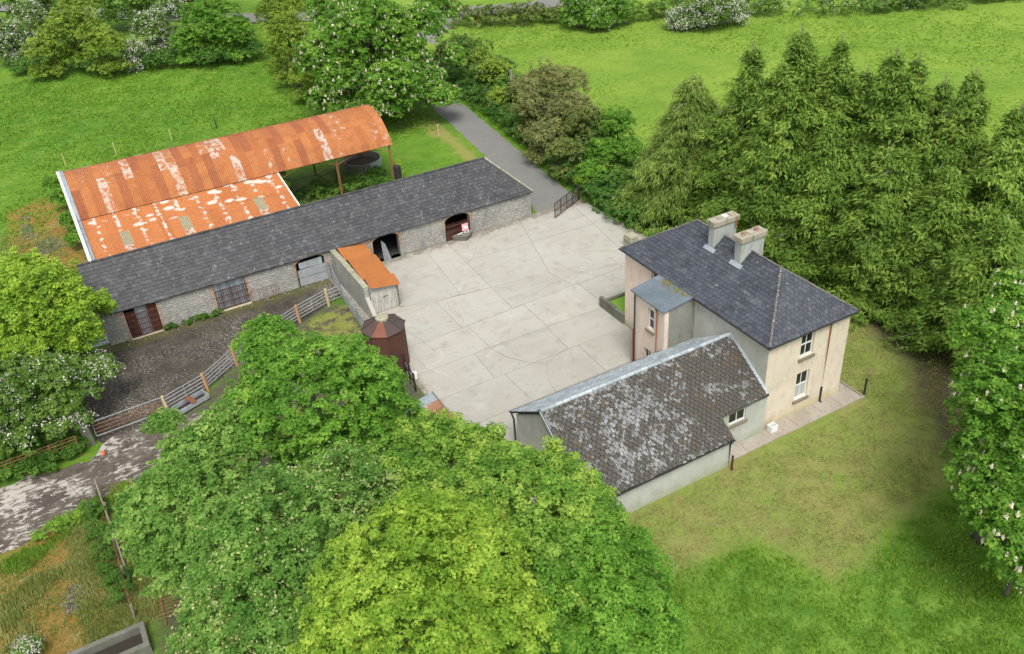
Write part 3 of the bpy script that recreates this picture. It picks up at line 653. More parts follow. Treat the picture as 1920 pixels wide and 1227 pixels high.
def sash_window(parent, f, a, b, z0, z1, depth=.12, lights=(2, 2), curtain=False, sill=True, fr=.065, dark_low=False, name='window'):
    """timber sash inside the opening; f maps (u, z, depth) to world"""
    w = MB()
    def bar(u0, u1, za, zb, d0, d1): w.hexa([f(u0, za, d0), f(u1, za, d0), f(u1, za, d1), f(u0, za, d1), f(u0, zb, d0), f(u1, zb, d0), f(u1, zb, d1), f(u0, zb, d1)])
    d0, d1 = depth, depth+.07; e = .002
    bar(a+e, a+fr, z0+e, z1-e, d0, d1); bar(b-fr, b-e, z0+e, z1-e, d0, d1); bar(a+fr, b-fr, z1-fr, z1-e, d0, d1); bar(a+fr, b-fr, z0+e, z0+fr*1.3, d0, d1)
    nu, nz = lights
    for i in range(1, nz): zz = z0+(z1-z0)*i/nz; bar(a+fr, b-fr, zz-.035, zz+.035, d0-.01, d1-.01)
    for i in range(1, nu): u = a+(b-a)*i/nu; bar(u-.02, u+.02, z0+fr*1.3, z1-fr, d0+.008, d1-.008)
    win = w.build(name, 'white_paint', parent)
    for i in range(nu):
        for j in range(nz):
            u0, u1 = a+(b-a)*i/nu+.03, a+(b-a)*(i+1)/nu-.03; za, zb = z0+(z1-z0)*j/nz+.04, z0+(z1-z0)*(j+1)/nz-.04
            MB().add([f(u0, za, d0+.035), f(u1, za, d0+.035), f(u1, zb, d0+.035), f(u0, zb, d0+.035)], [(0, 1, 2, 3)]).build('pane', 'curtain' if (curtain and j == 0) else 'glass', win)
    if sill:
        MB().hexa([f(a-.1, z0-.16, -.12), f(b+.1, z0-.16, -.12), f(b+.1, z0-.16, depth-.003), f(a-.1, z0-.16, depth-.003), f(a-.1, z0-.03, -.12), f(b+.1, z0-.03, -.12), f(b+.1, z0-.004, depth-.003), f(a-.1, z0-.004, depth-.003)]).build('sill', 'sill', win)
    return win

# ------------------------------------------------------------------ farmhouse
HE = 5.8
house = thing('farmhouse', 'two storey farmhouse with hipped dark slate roof, two chimneys and peeling cream walls', 'house', (3, 6.6, 0))
LA, LB = 6.04, 13.2
LBX = {}
mb = MB(); fS = wall(mb, (0, 0, 0), (1, 0, 0), LA, 0, 5.70, .4, [(2.40, 3.38, .95, 2.85), (2.40, 3.38, 3.92, 5.52)])
mb.build('gable_wall', 'render_cream', house)
mb = MB(); fW = wall(mb, (0, LB, 0), (0, -1, 0), LB-.402, 0, 5.70, .4, [(2.8, 3.8, 4.25, 5.45), (2.8, 3.8, .9, 2.5)])
yw = mb.build('yard_wall', 'render_pink', house)
mb = MB(); wall(mb, (LA, .402, 0), (0, 1, 0), LB-.402, 0, 5.70, .4, [(1.6, 2.6, .95, 2.8), (1.6, 2.6, 3.9, 5.4), (6, 7, 0, 2.3), (10.6, 11.6, .95, 2.8), (10.6, 11.6, 3.9, 5.4)]); mb.build('garden_wall', 'render_cream', house)
mb = MB(); wall(mb, (LA-.402, LB, 0), (-1, 0, 0), LA-.804, 0, 5.70, .4, []); mb.build('end_wall', 'render_cream', house)
fE = lambda u, z, d: Vector((LA-d, .402+u, z))
for (a, b, z0, z1) in [(1.6, 2.6, .95, 2.8), (1.6, 2.6, 3.9, 5.4), (10.6, 11.6, .95, 2.8), (10.6, 11.6, 3.9, 5.4)]: sash_window(house, fE, a, b, z0, z1)
sash_window(house, fS, 2.40, 3.38, 3.92, 5.52); w_ = sash_window(house, fS, 2.40, 3.38, .95, 2.85, curtain=True)
sash_window(house, fW, 2.8, 3.8, 4.25, 5.45); sash_window(house, fW, 2.8, 3.8, .9, 2.5)
MB().hexa([fE(6.002, 0, .1), fE(6.998, 0, .1), fE(6.998, 0, .16), fE(6.002, 0, .16), fE(6.002, 2.298, .1), fE(6.998, 2.298, .1), fE(6.998, 2.298, .16), fE(6.002, 2.298, .16)]).build('door', 'wood_dark', house)
# grey replastered bay of the yard side, a thin coat standing proud of the old wall
MB().box((-.03, .0, 0), (-.003, 6.17, 5.66)).build('grey_plaster', 'render_grey', house)
# roof body
o_ = .22
E0 = [(-o_, -o_, HE), (LA+o_, -o_, HE), (LA+o_, LB+o_, HE), (-o_, LB+o_, HE)]
RG = [(LA/2, 2.72, 8.24), (LA/2, LB-3.27, 8.24)]
roof = MB().add([*[(x, y, z-.10) for x, y, z in E0], *E0, *RG], [(3, 2, 1, 0), (0, 1, 5, 4), (1, 2, 6, 5), (2, 3, 7, 6), (3, 0, 4, 7), (4, 5, 8), (5, 6, 9, 8), (6, 7, 9), (7, 4, 8, 9)]).build('roof', 'slate_house', house)
vW = math.hypot(LA/2+o_, 2.44); vS = math.hypot(2.94, 2.44); vN = math.hypot(3.49, 2.44); Lb = LB+2*o_
slate_planes(roof, [
    ((-o_, -o_, HE), (0, 1, 0), (LA/2+o_, 0, 2.44), vW, lambda v: v/vW*2.94, lambda v: Lb-v/vW*3.49, False),
    ((-o_, -o_, HE), (1, 0, 0), (0, 2.94, 2.44), vS, lambda v: v/vS*(LA/2+o_), lambda v: LA+2*o_-v/vS*(LA/2+o_), False),
    ((LA+o_, LB+o_, HE), (0, -1, 0), (-(LA/2+o_), 0, 2.44), vW, lambda v: v/vW*3.49, lambda v: Lb-v/vW*2.94, True),
    ((LA+o_, LB+o_, HE), (-1, 0, 0), (0, -3.49, 2.44), vN, lambda v: v/vN*(LA/2+o_), lambda v: LA+2*o_-v/vN*(LA/2+o_), True),
], 'slate_house', .31, .26, thick=.024, gap=.011)
for a, b, n in ((E0[0], RG[0], 14), (E0[1], RG[0], 14), (E0[2], RG[1], 15), (E0[3], RG[1], 15), (RG[0], RG[1], 20)):
    a, b = Vector(a)+Vector((0, 0, .05)), Vector(b)+Vector((0, 0, .05)); ridge_run(roof, a, b, 'hip_mortar', n, .062)
mb = MB()
for i in range(26):       # pale lichen crust on the hips
    a, b = (E0[0], RG[0]) if i < 24 else (E0[1], RG[0])
    p = Vector(a).lerp(Vector(b), random.uniform(.12, .98))+Vector((random.uniform(-.06, .06), random.uniform(-.06, .06), .15)); s_ = random.uniform(.02, .055)
    mb.tube([p, p+Vector((0, 0, .02))], [s_, s_*.6], 6)
setp(mb.build('lichen', 'dropping', roof), kind='stuff')
# gutter
g_ = MB()
for a, b in (((-.3, -.3), (LA+.3, -.3)), ((LA+.3, -.3), (LA+.3, LB+.3)), ((-.3, 6.1), (-.3, -.3)), ((-.3, LB+.3), (-.3, 9.3))):
    g_.tube([(a[0], a[1], HE-.03), (b[0], b[1], HE-.03)], .05, 8)
g_.build('gutter', 'iron_black', house)
dp = MB().tube([(4.5, -.26, 5.72), (4.5, -.08, 5.55), (4.5, -.08, 1.1)], .05, 8).build('downpipe', 'pipe_rust', house)
MB().tube([(4.5, -.08, 1.11), (4.5, -.08, .12), (4.5, -.2, .06)], .052, 8).build('downpipe', 'iron_black', house)
def chimney(b0, b1, zt, pots):
    c = MB().box((2.20, b0, 7.2), (3.92, b1, zt-.42)).build('chimney', 'chimney', roof, bevel=.02)
    ORG[c.name] = ORG[roof.name]
    MB().box((2.16, b0-.04, zt-.42), (3.96, b1+.04, zt-.34)).build('band', 'cap_concrete', house)
    MB().box((2.09, b0-.11, zt-.34), (4.03, b1+.11, zt)).build('chimney_cap', 'chimney_cap', house, bevel=.03)
    MB().hexa([(1.98, b0-.25, 7.47), (2.2, b0-.25, 7.64), (2.2, b1+.18, 7.64), (1.98, b1+.18, 7.47), (1.98, b0-.25, 7.53), (2.2, b0-.25, 7.70), (2.2, b1+.18, 7.70), (1.98, b1+.18, 7.53)]).build('flashing', 'lead', house)
    for (a, kind) in pots:
        y = (b0+b1)/2
        if kind == 'pot': MB().tube([(a, y, zt-.02), (a, y, zt+.16), (a, y, zt+.18)], [.15, .12, .14], 12).tube([(a, y, zt+.185), (a, y, zt+.19)], [.09, .09], 12).build('chimney_pot', 'terracotta', house)
        else: MB().box((a-.17, y-.16, zt), (a+.17, y+.16, zt+.07)).build('capping_slab', kind, house, bevel=.01)
chimney(7.42, 7.92, 9.42, [(2.75, 'cap_concrete'), (3.15, 'lichen_white'), (3.65, 'cap_concrete')])
chimney(5.07, 5.62, 9.38, [(2.55, 'pot'), (3.0, 'cap_concrete'), (3.5, 'pot')])
mb = MB()
for k in range(3):
    mb.tube([(3.7+.1*k, 7.42-.1, 9.42), (3.7+.1*k, 7.30, 9.36), (3.72, 7.29, 8.6)], .02, 5)
mb.build('rusty_tie', 'iron_rusty', house)
# porch annexe
PA, PB0, PB1, PZ = -2.22, 6.2, 9.15, 5.45
mb = MB(); fP = wall(mb, (PA, PB1, 0), (0, -1, 0), PB1-PB0, 0, PZ, .3, [(1.35, 1.95, 3.5, 4.95), (1.05, 1.7, .9, 1.95)]); 
mb.build('annexe_wall', 'render_pink', house)
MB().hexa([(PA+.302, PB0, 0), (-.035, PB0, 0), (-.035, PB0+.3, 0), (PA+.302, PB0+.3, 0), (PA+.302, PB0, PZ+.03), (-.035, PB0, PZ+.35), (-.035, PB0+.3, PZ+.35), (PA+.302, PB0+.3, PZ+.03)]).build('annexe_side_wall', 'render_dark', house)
MB().hexa([(PA+.302, PB1-.3, 0), (-.035, PB1-.3, 0), (-.035, PB1, 0), (PA+.302, PB1, 0), (PA+.302, PB1-.3, PZ+.03), (-.035, PB1-.3, PZ+.35), (-.035, PB1, PZ+.35), (PA+.302, PB1, PZ+.03)]).build('annexe_side_wall', 'render_pink', house)
sash_window(house, fP, 1.35, 1.95, 3.5, 4.95, lights=(1, 2), fr=.08); sash_window(house, fP, 1.05, 1.7, .9, 1.95, lights=(2, 1))
pr = MB().hexa([(PA-.2, PB0-.12, PZ-.02), (-.21, PB0-.12, PZ+.30), (-.21, PB1+.16, PZ+.30), (PA-.2, PB1+.16, PZ-.02), (PA-.2, PB0-.12, PZ+.06), (-.21, PB0-.12, PZ+.385), (-.21, PB1+.16, PZ+.385), (PA-.2, PB1+.16, PZ+.06)]).build('annexe_roof', 'slate_porch', house)
mb = MB()
for i in range(130):
    t = random.random()**1.5; y = random.uniform(PB0+.1, PB1-.3); x = -.3-t*.55*(1-abs((y-7.7)/1.8)**2); z = PZ+.385+(x+.21)*.16
    s_ = random.uniform(.03, .075); mb.tube([(x, y, z-.01), (x, y, z+s_*.6)], [s_, s_*.4], 6)
setp(mb.build('moss_cushions', 'moss', pr), kind='stuff')
MB().tube([(PA-.1, 8.98, PZ-.1), (PA-.1, 8.98, .1)], .045, 8).build('downpipe', 'iron_black', house)
MB().tube([(PA-.1, 9.13, 2.75), (PA-.1, 9.13, .1)], .05, 8).build('downpipe', 'pipe_rust', house)
MB().tube([(PA-.02, 7.0, PZ-.20), (PA-.1, 6.85, PZ-.25), (PA-.1, 6.8, PZ-.45), (PA-.1, 6.8, .1)], .055, 8).build('downpipe', 'pipe_rust', house)
# ------------------------------------------------------------------ low slated wing
wing = thing('slated_wing', 'long low wing with moss covered slate roof and pale plain walls against the farmhouse', 'outbuilding', (-6.3, 2.2, 0))
GA = -12.5
mb = MB(); mb.prism([(GA, -1.4, 0), (GA, 5.9, 0), (GA, 5.9, 2.72), (GA, 2.9, 4.72), (GA, -1.4, 1.94)], (.35, 0, 0)); mb.build('gable_wall', 'render_grey', wing)
mb = MB(); wall(mb, (GA+.352, -1.4, 0), (1, 0, 0), 9.05-.352, 0, 1.93, .3, []); mb.build('field_wall', 'render_white', wing)
MB().prism([(-3.79, -1.098, 0), (-3.79, -.302, 0), (-3.79, -.302, 2.45), (-3.79, -1.098, 2.0)], (.34, 0, 0)).build('return_wall', 'render_grey', wing)
mb = MB(); fN = wall(mb, (-3.79, -.3, 0), (1, 0, 0), 3.75, 0, 2.62, .3, [(1.05, 2.22, 1.66, 2.45)]); mb.build('recess_wall', 'render_white', wing)
sash_window(wing, fN, 1.05, 2.22, 1.66, 2.45, depth=.06, lights=(2, 1), fr=.06)
mb = MB(); wall(mb, (-.04, 5.9, 0), (-1, 0, 0), 12.1, 0, 2.65, .3, [(2.5, 3.4, .9, 2.0), (6, 6.9, 0, 2.1), (9, 10, .9, 2.0)]); mb.build('courtyard_wall', 'render_grey', wing)
k_ = (4.93-1.955)/4.465
def zr(b): return 4.93-k_*(2.92-b) if b <= 2.92 else 4.93-k_*(b-2.92)
mb = MB()
mb.prism([(-12.64, -1.55, zr(-1.55)), (-12.64, 2.92, 4.93), (-12.64, 6.24, zr(6.24)), (-12.64, 6.24, zr(6.24)-.10), (-12.64, 2.92, 4.83), (-12.64, -1.55, zr(-1.55)-.10)], (12.64-3.45, 0, 0))
mb.prism([(-3.448, -.40, zr(-.40)), (-3.448, 2.92, 4.93), (-3.448, 6.1, zr(6.1)), (-3.448, 6.1, zr(6.1)-.10), (-3.448, 2.92, 4.83), (-3.448, -.40, zr(-.40)-.10)], (3.41, 0, 0))
wroof = mb.build('roof', 'roof_moss', wing)
sl = math.hypot(1, k_); vmaxA = 4.47*sl; v_step = (-.40+1.55)*sl
slate_planes(wroof, [
    ((-12.64, -1.55, zr(-1.55)), (1, 0, 0), (0, 1, k_), vmaxA, lambda v: 0, lambda v: 9.19 if v < v_step-.05 else 12.60, False),
], 'slate_mossy', .30, .205, thick=.030, jit=.016, gap=.022)
slate_planes(wroof, [((-.04, 6.24, zr(6.24)), (-1, 0, 0), (0, -1, k_), 3.32*sl, lambda v: 0, lambda v: 12.6, True)], 'slate_pale', .3, .25, name='pale_slate')
ridge_run(wroof, (-12.64, 2.92, 4.96), (-.05, 2.92, 4.96), 'slate_pale', 28, .10)
MB().hexa([(-12.64, 2.98, 4.93), (-.05, 2.98, 4.93), (-.05, 3.28, 4.80), (-12.64, 3.28, 4.80), (-12.64, 2.98, 4.99), (-.05, 2.98, 4.99), (-.05, 3.28, 4.86), (-12.64, 3.28, 4.86)]).build('ridge_flashing', 'lead', wroof)
MB().hexa([(-.20, -.38, zr(-.38)+.05), (-.035, -.38, zr(-.38)+.05), (-.035, 2.9, 4.97), (-.20, 2.9, 4.97), (-.20, -.38, zr(-.38)+.07), (-.035, -.38, zr(-.38)+.12), (-.035, 2.9, 5.03), (-.20, 2.9, 4.99)]).build('side_flashing', 'lead', wroof)
MB().prism([(-12.70, -1.6, zr(-1.6)+.03), (-12.70, 2.92, 4.98), (-12.70, 2.92, 4.84), (-12.70, -1.6, zr(-1.6)-.1)], (.055, 0, 0)).build('bargeboard', 'lead', wing)
MB().tube([(-12.7, 6.32, 2.68), (-.1, 6.3, 2.68)], .055, 8).build('gutter', 'iron_black', wing)
MB().tube([(-12.55, -1.63, 1.92), (-3.5, -1.63, 1.92)], .045, 8).build('gutter', 'iron_black', wing)
MB().tube([(-12.62, 6.3, 2.66), (-12.62, 6.0, 2.35), (-12.62, 5.97, .1)], .055, 8).build('downpipe', 'iron_black', wing)
MB().tube([(-3.42, -1.6, 1.9), (-3.6, -1.47, 1.6), (-3.6, -1.47, .1)], .04, 8).build('downpipe', 'iron_black', wing)
def cushions(n, region, mat='roof_moss'):
    mb = MB()
    for i in range(n):
        x, y = region()
        s_ = random.uniform(.025, .07); z = zr(y)+.035
        vs = [(x+math.cos(t)*s_*random.uniform(.7, 1.2), y+math.sin(t)*s_*random.uniform(.7, 1.2), z+math.sin(t)*s_*k_) for t in (0, 1.26, 2.5, 3.77, 5.03)]+[(x, y, z+s_*.55)]
        mb.add(vs, [(0, 1, 5), (1, 2, 5), (2, 3, 5), (3, 4, 5), (4, 0, 5)])
    return mb
def reg():
    while True:
        x = random.uniform(-12.55, -.2); y = random.uniform(-1.5, 2.85)
        if x > -3.5 and y < -.35: continue
        n = math.sin(x*1.3+2*math.sin(y*1.1))*.5+.5
        p = .15+.35*n+(.45 if x > -5 else 0)+(.3 if y < -.6 else 0)+(.45 if y > 2.5 else 0)+(.2 if x < -11.8 else 0)
        if random.random() < p*.8: return x, y
setp(cushions(3400, reg).build('moss_cushions', 'roof_moss', wroof), kind='stuff')

# path round the house corner with kerb edge
path = bpy.data.objects.new('concrete_path', None); COL.objects.link(path); ORG[path.name] = Vector(); setp(path, kind='structure')
xs = [-3.40, -1.9, -.2, 1.9, 3.9, 5.3, 6.85]
for i in range(6):
    b0 = -1.0+.05*math.sin(i)
    MB().box((xs[i]+.01, -1.12, -.05), (xs[i+1]-.01, (-.31 if xs[i+1] < 0 else -.005), .05+random.uniform(-.006, .006))).build('paving_slab', 'concrete_path', path)
MB().box((6.08, .0, -.05), (6.84, 1.6, .048)).build('paving_slab', 'concrete_path', path)
mb = MB().box((-3.42, -1.20, -.05), (6.95, -1.135, .10)); mb.box((6.885, -1.13, -.05), (6.95, 1.6, .10)); mb.build('kerb', 'concrete_path', path)

def post(name, label, loc, h, w, mat, group=None, lean=(0, 0), cat='post'):
    mb = MB().beam((0, 0, -.1), (lean[0], lean[1], h), w); mb.beam((lean[0], lean[1], h), (lean[0]*1.03, lean[1]*1.03, h+.03), w*.7)
    o = mb.build(name, mat); o.location = loc; return setp(o, label, cat, group)
post('iron_stake', 'short dark stake standing on the lawn beyond the path corner', (7.15, -1.0, 0), 1.15, .09, 'iron_black', cat='stake')
post('iron_stake', 'short rusty stake at the low corner of the mossy roofed wing', (-3.62, -1.75, 0), 1.0, .09, 'iron', cat='stake')
b = thing('white_crate', 'small white crate lying on the path against the farmhouse corner', 'crate', (.35, -.5, .05))
mb = MB().box((.15, -.72, .06), (.62, -.34, .12)); mb.box((.15, -.72, .12), (.62, -.68, .46)); mb.box((.15, -.38, .12), (.62, -.34, .46)); mb.box((.15, -.68, .12), (.19, -.38, .46)); mb.box((.58, -.68, .12), (.62, -.38, .46))
mb.build('crate_body', 'white_paint', b)
MB().box((.20, -.67, .30), (.57, -.39, .40)).build('contents', 'curtain', b)

# little walled bed with artificial turf at the yard side of the house
bed = thing('raised_bed', 'small walled bed with flat bright green turf beside the yard wall of the house', 'raised bed', (.3, 15.2, 0))
MB().box((.15, 13.25, .03), (1.75, 15.5, .55)).build('turf', 'artificial_turf', bed)
for lo, hi in (((-.12, 13.25, 0), (.14, 14.3, .78)), ((-.12, 14.31, 0), (.14, 15.4, .84)), ((-.12, 15.41, 0), (.14, 16.1, .8)), ((.15, 15.51, 0), (1.8, 15.75, .7))):
    MB().box(lo, hi).build('block', 'concrete_old', bed, bevel=.03)

# stone pier by the house far corner
p = thing('stone_pier', 'short mossy stone pier at the hedge behind the far corner of the farmhouse', 'pier', (7.0, 22.0, 0))
for i in range(4): MB().box((6.45+.03*(i % 2), 21.55, .24*i+.03), (7.35-.02*i, 22.45, .24*i+.26)).build('stone', 'cap_concrete', p, bevel=.03)

# ------------------------------------------------------------------ long stone barn
barn = thing('stone_barn', 'very long low rubble stone barn under a dark slate roof along the yard', 'barn', (-13.6, 33.6, 0))
BX0, BX1, BY0, BY1 = -30.7, 3.3, 31.2, 36.45
def ez(a): return .0095*(3.3-a)
def wt(u): return 2.16+ez(BX0+u)
ops = [(-29.25, -27.1, .02, 2.42), (-23.1, -20.8, .12, 2.36), (-16.95, -14.75, .02, 2.27, 1.92), (-10.85, -8.65, .0, 2.22, 1.82), (-4.66, -2.44, .0, 2.13, 1.74)]
ops_u = [(o[0]-BX0, o[1]-BX0, *o[2:]) for o in ops]
mb = MB(); fB = wall(mb, (BX0, BY0, 0), (1, 0, 0), BX1-BX0, 0, wt, .5, ops_u); mb.build('front_wall', 'mortar', barn)
MB().box((BX0, BY1-.5, 0), (BX1, BY1, 2.2)).build('back_wall', 'stone', barn)
for x in (BX0, BX1-.5):
    MB().box((x, BY0+.502, 0), (x+.5, BY1-.502, 2.15)).build('end_wall', 'stone', barn)
for x in (-19, -12, -6.5): MB().box((x, BY0+.502, 0), (x+.3, BY1-.502, 2.15)).build('partition', 'barn_dark', barn)
sheet_floor = MB().box((BX0+.5, BY0+.51, -.02), (BX1-.5, BY1-.51, .022)).build('earth_floor', 'barn_dark', barn)
# rubble stones in courses; the ones that show largest are objects
def in_op(u0, u1, z0, z1):
    for o in ops:
        top = o[3]+.03
        if len(o) > 4:
            um = min(abs((max(min((o[0]+o[1])/2, u1), u0)-(o[0]+o[1])/2)/((o[1]-o[0])/2)), 1)
            top = o[4]+(o[3]-o[4])*math.sqrt(1-um*um)+.16
        if u1 > o[0]-.10 and u0 < o[1]+.10 and z1 > o[2] and z0 < top: return True
    return False
def stone_mesh(i):
    r_ = random.Random(i); vs = []
    for y, s_ in ((0, 1.0), (-1, .82)):
        for k in range(6):
            t = 2*math.pi*(k+.5)/6; cx, cz = math.cos(t), math.sin(t); m_ = max(abs(cx)/.9, abs(cz)/.95); vs.append((cx/m_*.5*s_*r_.uniform(.9, 1.04), y+r_.uniform(-.12, .12)*(y != 0), cz/m_*.5*s_*r_.uniform(.9, 1.04)))
    return vs, [tuple(range(6, 12))]+[(k, (k+1) % 6, 6+(k+1) % 6, 6+k) for k in range(6)]
protos = [stone_mesh(i) for i in range(8)]; pm = []
for vs, fs in protos:
    me = bpy.data.meshes.new('stone'); me.from_pydata(vs, [], fs); me.materials.append(M['stone']); me.update(); pm.append(me)
stones = []; z = .02
while z < 2.5:
    h = random.choice([.09, .12, .15, .18, .22]); u = BX0+.02
    while u < BX1-.05:
        w = random.choice([.16, .22, .3, .38, .5])*random.uniform(.8, 1.2); w = min(w, BX1-u)
        zz = z+random.uniform(-.01, .01)
        if zz+h < 2.16+ez(u)-.02 and not in_op(u, u+w, zz, zz+h): stones.append((w*h, u+w/2, zz+h/2, w, h))
        u += w
    z += h
stones.sort(key=lambda s_: -s_[0]*(1+.02*(abs(s_[1]) > 0)))
mb = MB()
for i, (_, u, zc, w, h) in enumerate(stones):
    k = random.randrange(8); dep = random.uniform(.02, .05); sx, sz = (w-.015)*random.choice((1, -1)), (h-.012)
    if i < 300:
        o = bpy.data.objects.new('stone', pm[k]); COL.objects.link(o); o.parent = barn; o.location = Vector((u, BY0-.002, zc))-ORG[barn.name]; o.scale = (abs(sx), dep, sz)
    else:
        vs, fs = protos[k]; mb.add([(u+v[0]*abs(sx), BY0-.002+v[1]*dep, zc+v[2]*sz) for v in vs], fs)
setp(mb.build('rubble_stones', 'stone', barn), kind='stuff')
# pale limewashed wall head under the eave (right half), brick arches
mb = MB()
for a, b in ((-13.4, -10.9), (-10.8, -8.6), (-8.5, 3.25)):
    u = a
    while u < b:
        w = random.uniform(.3, .6); w = min(w, b-u); zt = 2.165+ez(u); mb.box((u, BY0-.07, zt-.10), (u+w-.01, BY0-.002, zt+.06)); u += w
setp(mb.build('wall_head_stones', 'lime_coping', barn), kind='stuff')
for o in ops:
    mb = MB()
    if len(o) > 4:
        a, b, _, top, sp = o; n = 24
        for k in range(n):
            t0, t1 = math.pi*(1-(k+.04)/n), math.pi*(1-(k+.96)/n); cx = (a+b)/2; ra, rb_ = (b-a)/2, top-sp
            vs = []
            for y in (BY0-.05, BY0+.1):
                for t, g_ in ((t0, 0), (t1, 0), (t1, .2), (t0, .2)): vs.append((cx+math.cos(t)*(ra+g_), y, sp+math.sin(t)*(rb_+g_*.62)-.02*0))
            mb.hexa([vs[0], vs[1], vs[5], vs[4], vs[3], vs[2], vs[6], vs[7]])
    for x, s_ in ((o[0], -1), (o[1], 1)):
        z = (o[4] if len(o) > 4 else o[3])-.02
        while z > o[2]+(.3 if len(o) == 4 else 1.2):
            w = random.choice((.12, .24)); mb.box((min(x, x+s_*w), BY0-.045, z-.075), (max(x, x+s_*w), BY0+.08, z-.01)); z -= .085
    setp(mb.build('brick_dressing', 'brick', barn), kind='stuff')
# roof
def bz(a, z): return z+ez(a)
LE, RE = -31.0, 3.42
e0, e1, e2, e3 = (LE, 30.98, bz(LE, 2.20)), (RE, 30.98, 2.20), (RE, 36.65, 2.20), (LE, 36.65, bz(LE, 2.20))
rl, rg = (LE, 33.83, bz(LE, 4.90)), (.62, 33.83, bz(.62, 4.90))
def dn(p, d=.07): return (p[0], p[1], p[2]-d)
broof = MB().add([dn(e0), dn(e1), dn(e2), dn(e3), e0, e1, e2, e3, rl, rg], [(0, 1, 2, 3), (0, 4, 5, 1), (1, 5, 6, 2), (2, 6, 7, 3), (4, 8, 9, 5), (5, 9, 6), (6, 9, 8, 7), (0, 3, 7, 8, 4)]).build('roof', 'slate_barn', barn)
U_ = (Vector(e1)-Vector(e0)); LU = U_.length
vB = math.hypot(2.85, 2.70)
slate_planes(broof, [
    (e0, U_, (0, 2.85, 2.70), vB, lambda v: 0, lambda v: LU-v/vB*2.8, False),
    (e1, (0, 1, 0), (-2.8, 0, 2.72), math.hypot(2.8, 2.72), lambda v: v/3.9*2.85, lambda v: 5.67-v/3.9*2.82, False),
    (e2, (-1, 0, .0095), (0, -2.82, 2.70), math.hypot(2.82, 2.7), lambda v: v/3.9*2.8, lambda v: LU, True),
], 'slate_barn', .44, .275, thick=.026, jit=.014, gap=.013)
ridge_run(broof, Vector(rl)+Vector((0, 0, .05)), Vector(rg)+Vector((0, 0, .05)), 'slate_barn', 70, .085)
ridge_run(broof, Vector(e1)+Vector((0, 0, .06)), Vector(rg)+Vector((0, 0, .05)), 'cap_concrete', 12, .07)
ridge_run(broof, Vector(e2)+Vector((0, 0, .06)), Vector(rg)+Vector((0, 0, .05)), 'cap_concrete', 12, .07)
mb = MB()
for i in range(70):      # droppings, slipped mortar, pale patches running down the slope
    u = random.choice((random.uniform(-8, 3), random.uniform(-30, 1))); v = random.uniform(.2, 3.7)
    if u > .62-v*0+2.6*(1-v/3.9): continue
    d = Vector((0, 2.85, 2.7)).normalized(); P_ = Vector((u, 30.98, bz(u, 2.2)))+d*v+Vector((0, -.69, .72))*.052
    w, l = random.uniform(.010, .024), random.uniform(.06, .34)
    mb.add([P_+Vector((-w, 0, 0)), P_+Vector((w, 0, 0)), P_+Vector((w*.6, 0, 0))-d*l, P_+Vector((-w*.6, 0, 0))-d*l], [(0, 1, 2, 3)])
setp(mb.build('bird_droppings', 'dropping', broof), kind='stuff')
# doors and grilles in the openings
def grille(parent, a, b, z0, z1, y, nb, nr, mat='iron', name='grille', spike=0):
    g_ = MB()
    for i in range(nr): zz = z0+(z1-z0)*(i+.15)/(nr-.7); g_.box((a, y-.02, zz-.03), (b, y+.02, zz+.03))
    g = g_.build(name, mat, parent)
    for i in range(nb):
        x = a+(b-a)*(i+.5)/nb; MB().box((x-.016, y-.045, z0), (x+.016, y-.022, z1+spike)).build('bar', mat, g)
    return g
def corr_panel(a, b, z0, z1, y, mat, parent, name, n=None):
    n = n or max(4, int((b-a)/.05)); vs = []; fs = []
    for i in range(n+1):
        x = a+(b-a)*i/n; yy = y+.018*(1 if i % 2 else -1)
        for d in (0, .012): vs += [(x, yy+d, z0), (x, yy+d, z1)]
    for i in range(n):
        k = 4*i; fs += [(k, k+4, k+5, k+1), (k+2, k+3, k+7, k+6)]
    return MB().add(vs, fs).build(name, mat, parent)
gr = grille(barn, -29.2, -27.15, .08, 1.95, 31.10, 13, 5)
corr_panel(-29.2, -28.55, .1, 2.10, 31.30, 'iron', barn, 'corrugated_sheet'); corr_panel(-28.54, -27.75, .1, 2.40, 31.27, 'zinc_corr', barn, 'corrugated_sheet'); corr_panel(-27.74, -27.13, .1, 2.3, 31.31, 'iron', barn, 'corrugated_sheet')
MB().box((-29.3, 31.0, 0), (-27.0, 31.19, .10)).build('threshold', 'lime_coping', barn, bevel=.02)
grille(barn, -23.1, -20.75, .16, 1.80, 31.10, 14, 4)
corr_panel(-23.05, -21.9, .14, 2.34, 31.30, 'zinc_corr', barn, 'corrugated_sheet'); corr_panel(-21.88, -20.83, .14, 2.30, 31.27, 'zinc_corr', barn, 'corrugated_sheet')
MB().box((-23.2, 31.02, 0), (-20.7, 31.19, .13)).build('threshold', 'lime_coping', barn, bevel=.02)
for z0, z1, dy, x0, x1 in ((.06, .78, .0, -16.92, -14.72), (.80, 1.42, -.04, -16.94, -14.74), (1.44, 1.98, .05, -16.75, -14.95)):
    MB().hexa([(x0, 31.12+dy, z0+.02), (x1, 31.12+dy, z0-.02), (x1, 31.15+dy, z0-.02), (x0, 31.15+dy, z0+.02), (x0, 31.12+dy, z1), (x1, 31.12+dy, z1+.03), (x1, 31.15+dy, z1+.03), (x0, 31.15+dy, z1)]).build('door_sheet', 'zinc', barn)
MB().beam((-16.99, 31.1, 0), (-16.99, 31.1, 2.0), .06).build('door_post', 'iron', barn)
MB().hexa([(-10.1, 31.25, .02), (-9.6, 30.75, .02), (-9.57, 30.78, .02), (-10.07, 31.28, .02), (-10.1, 31.3, 1.75), (-9.9, 31.0, 1.5), (-9.87, 31.03, 1.5), (-10.07, 31.33, 1.75)]).build('leaning_sheet', 'zinc', barn)
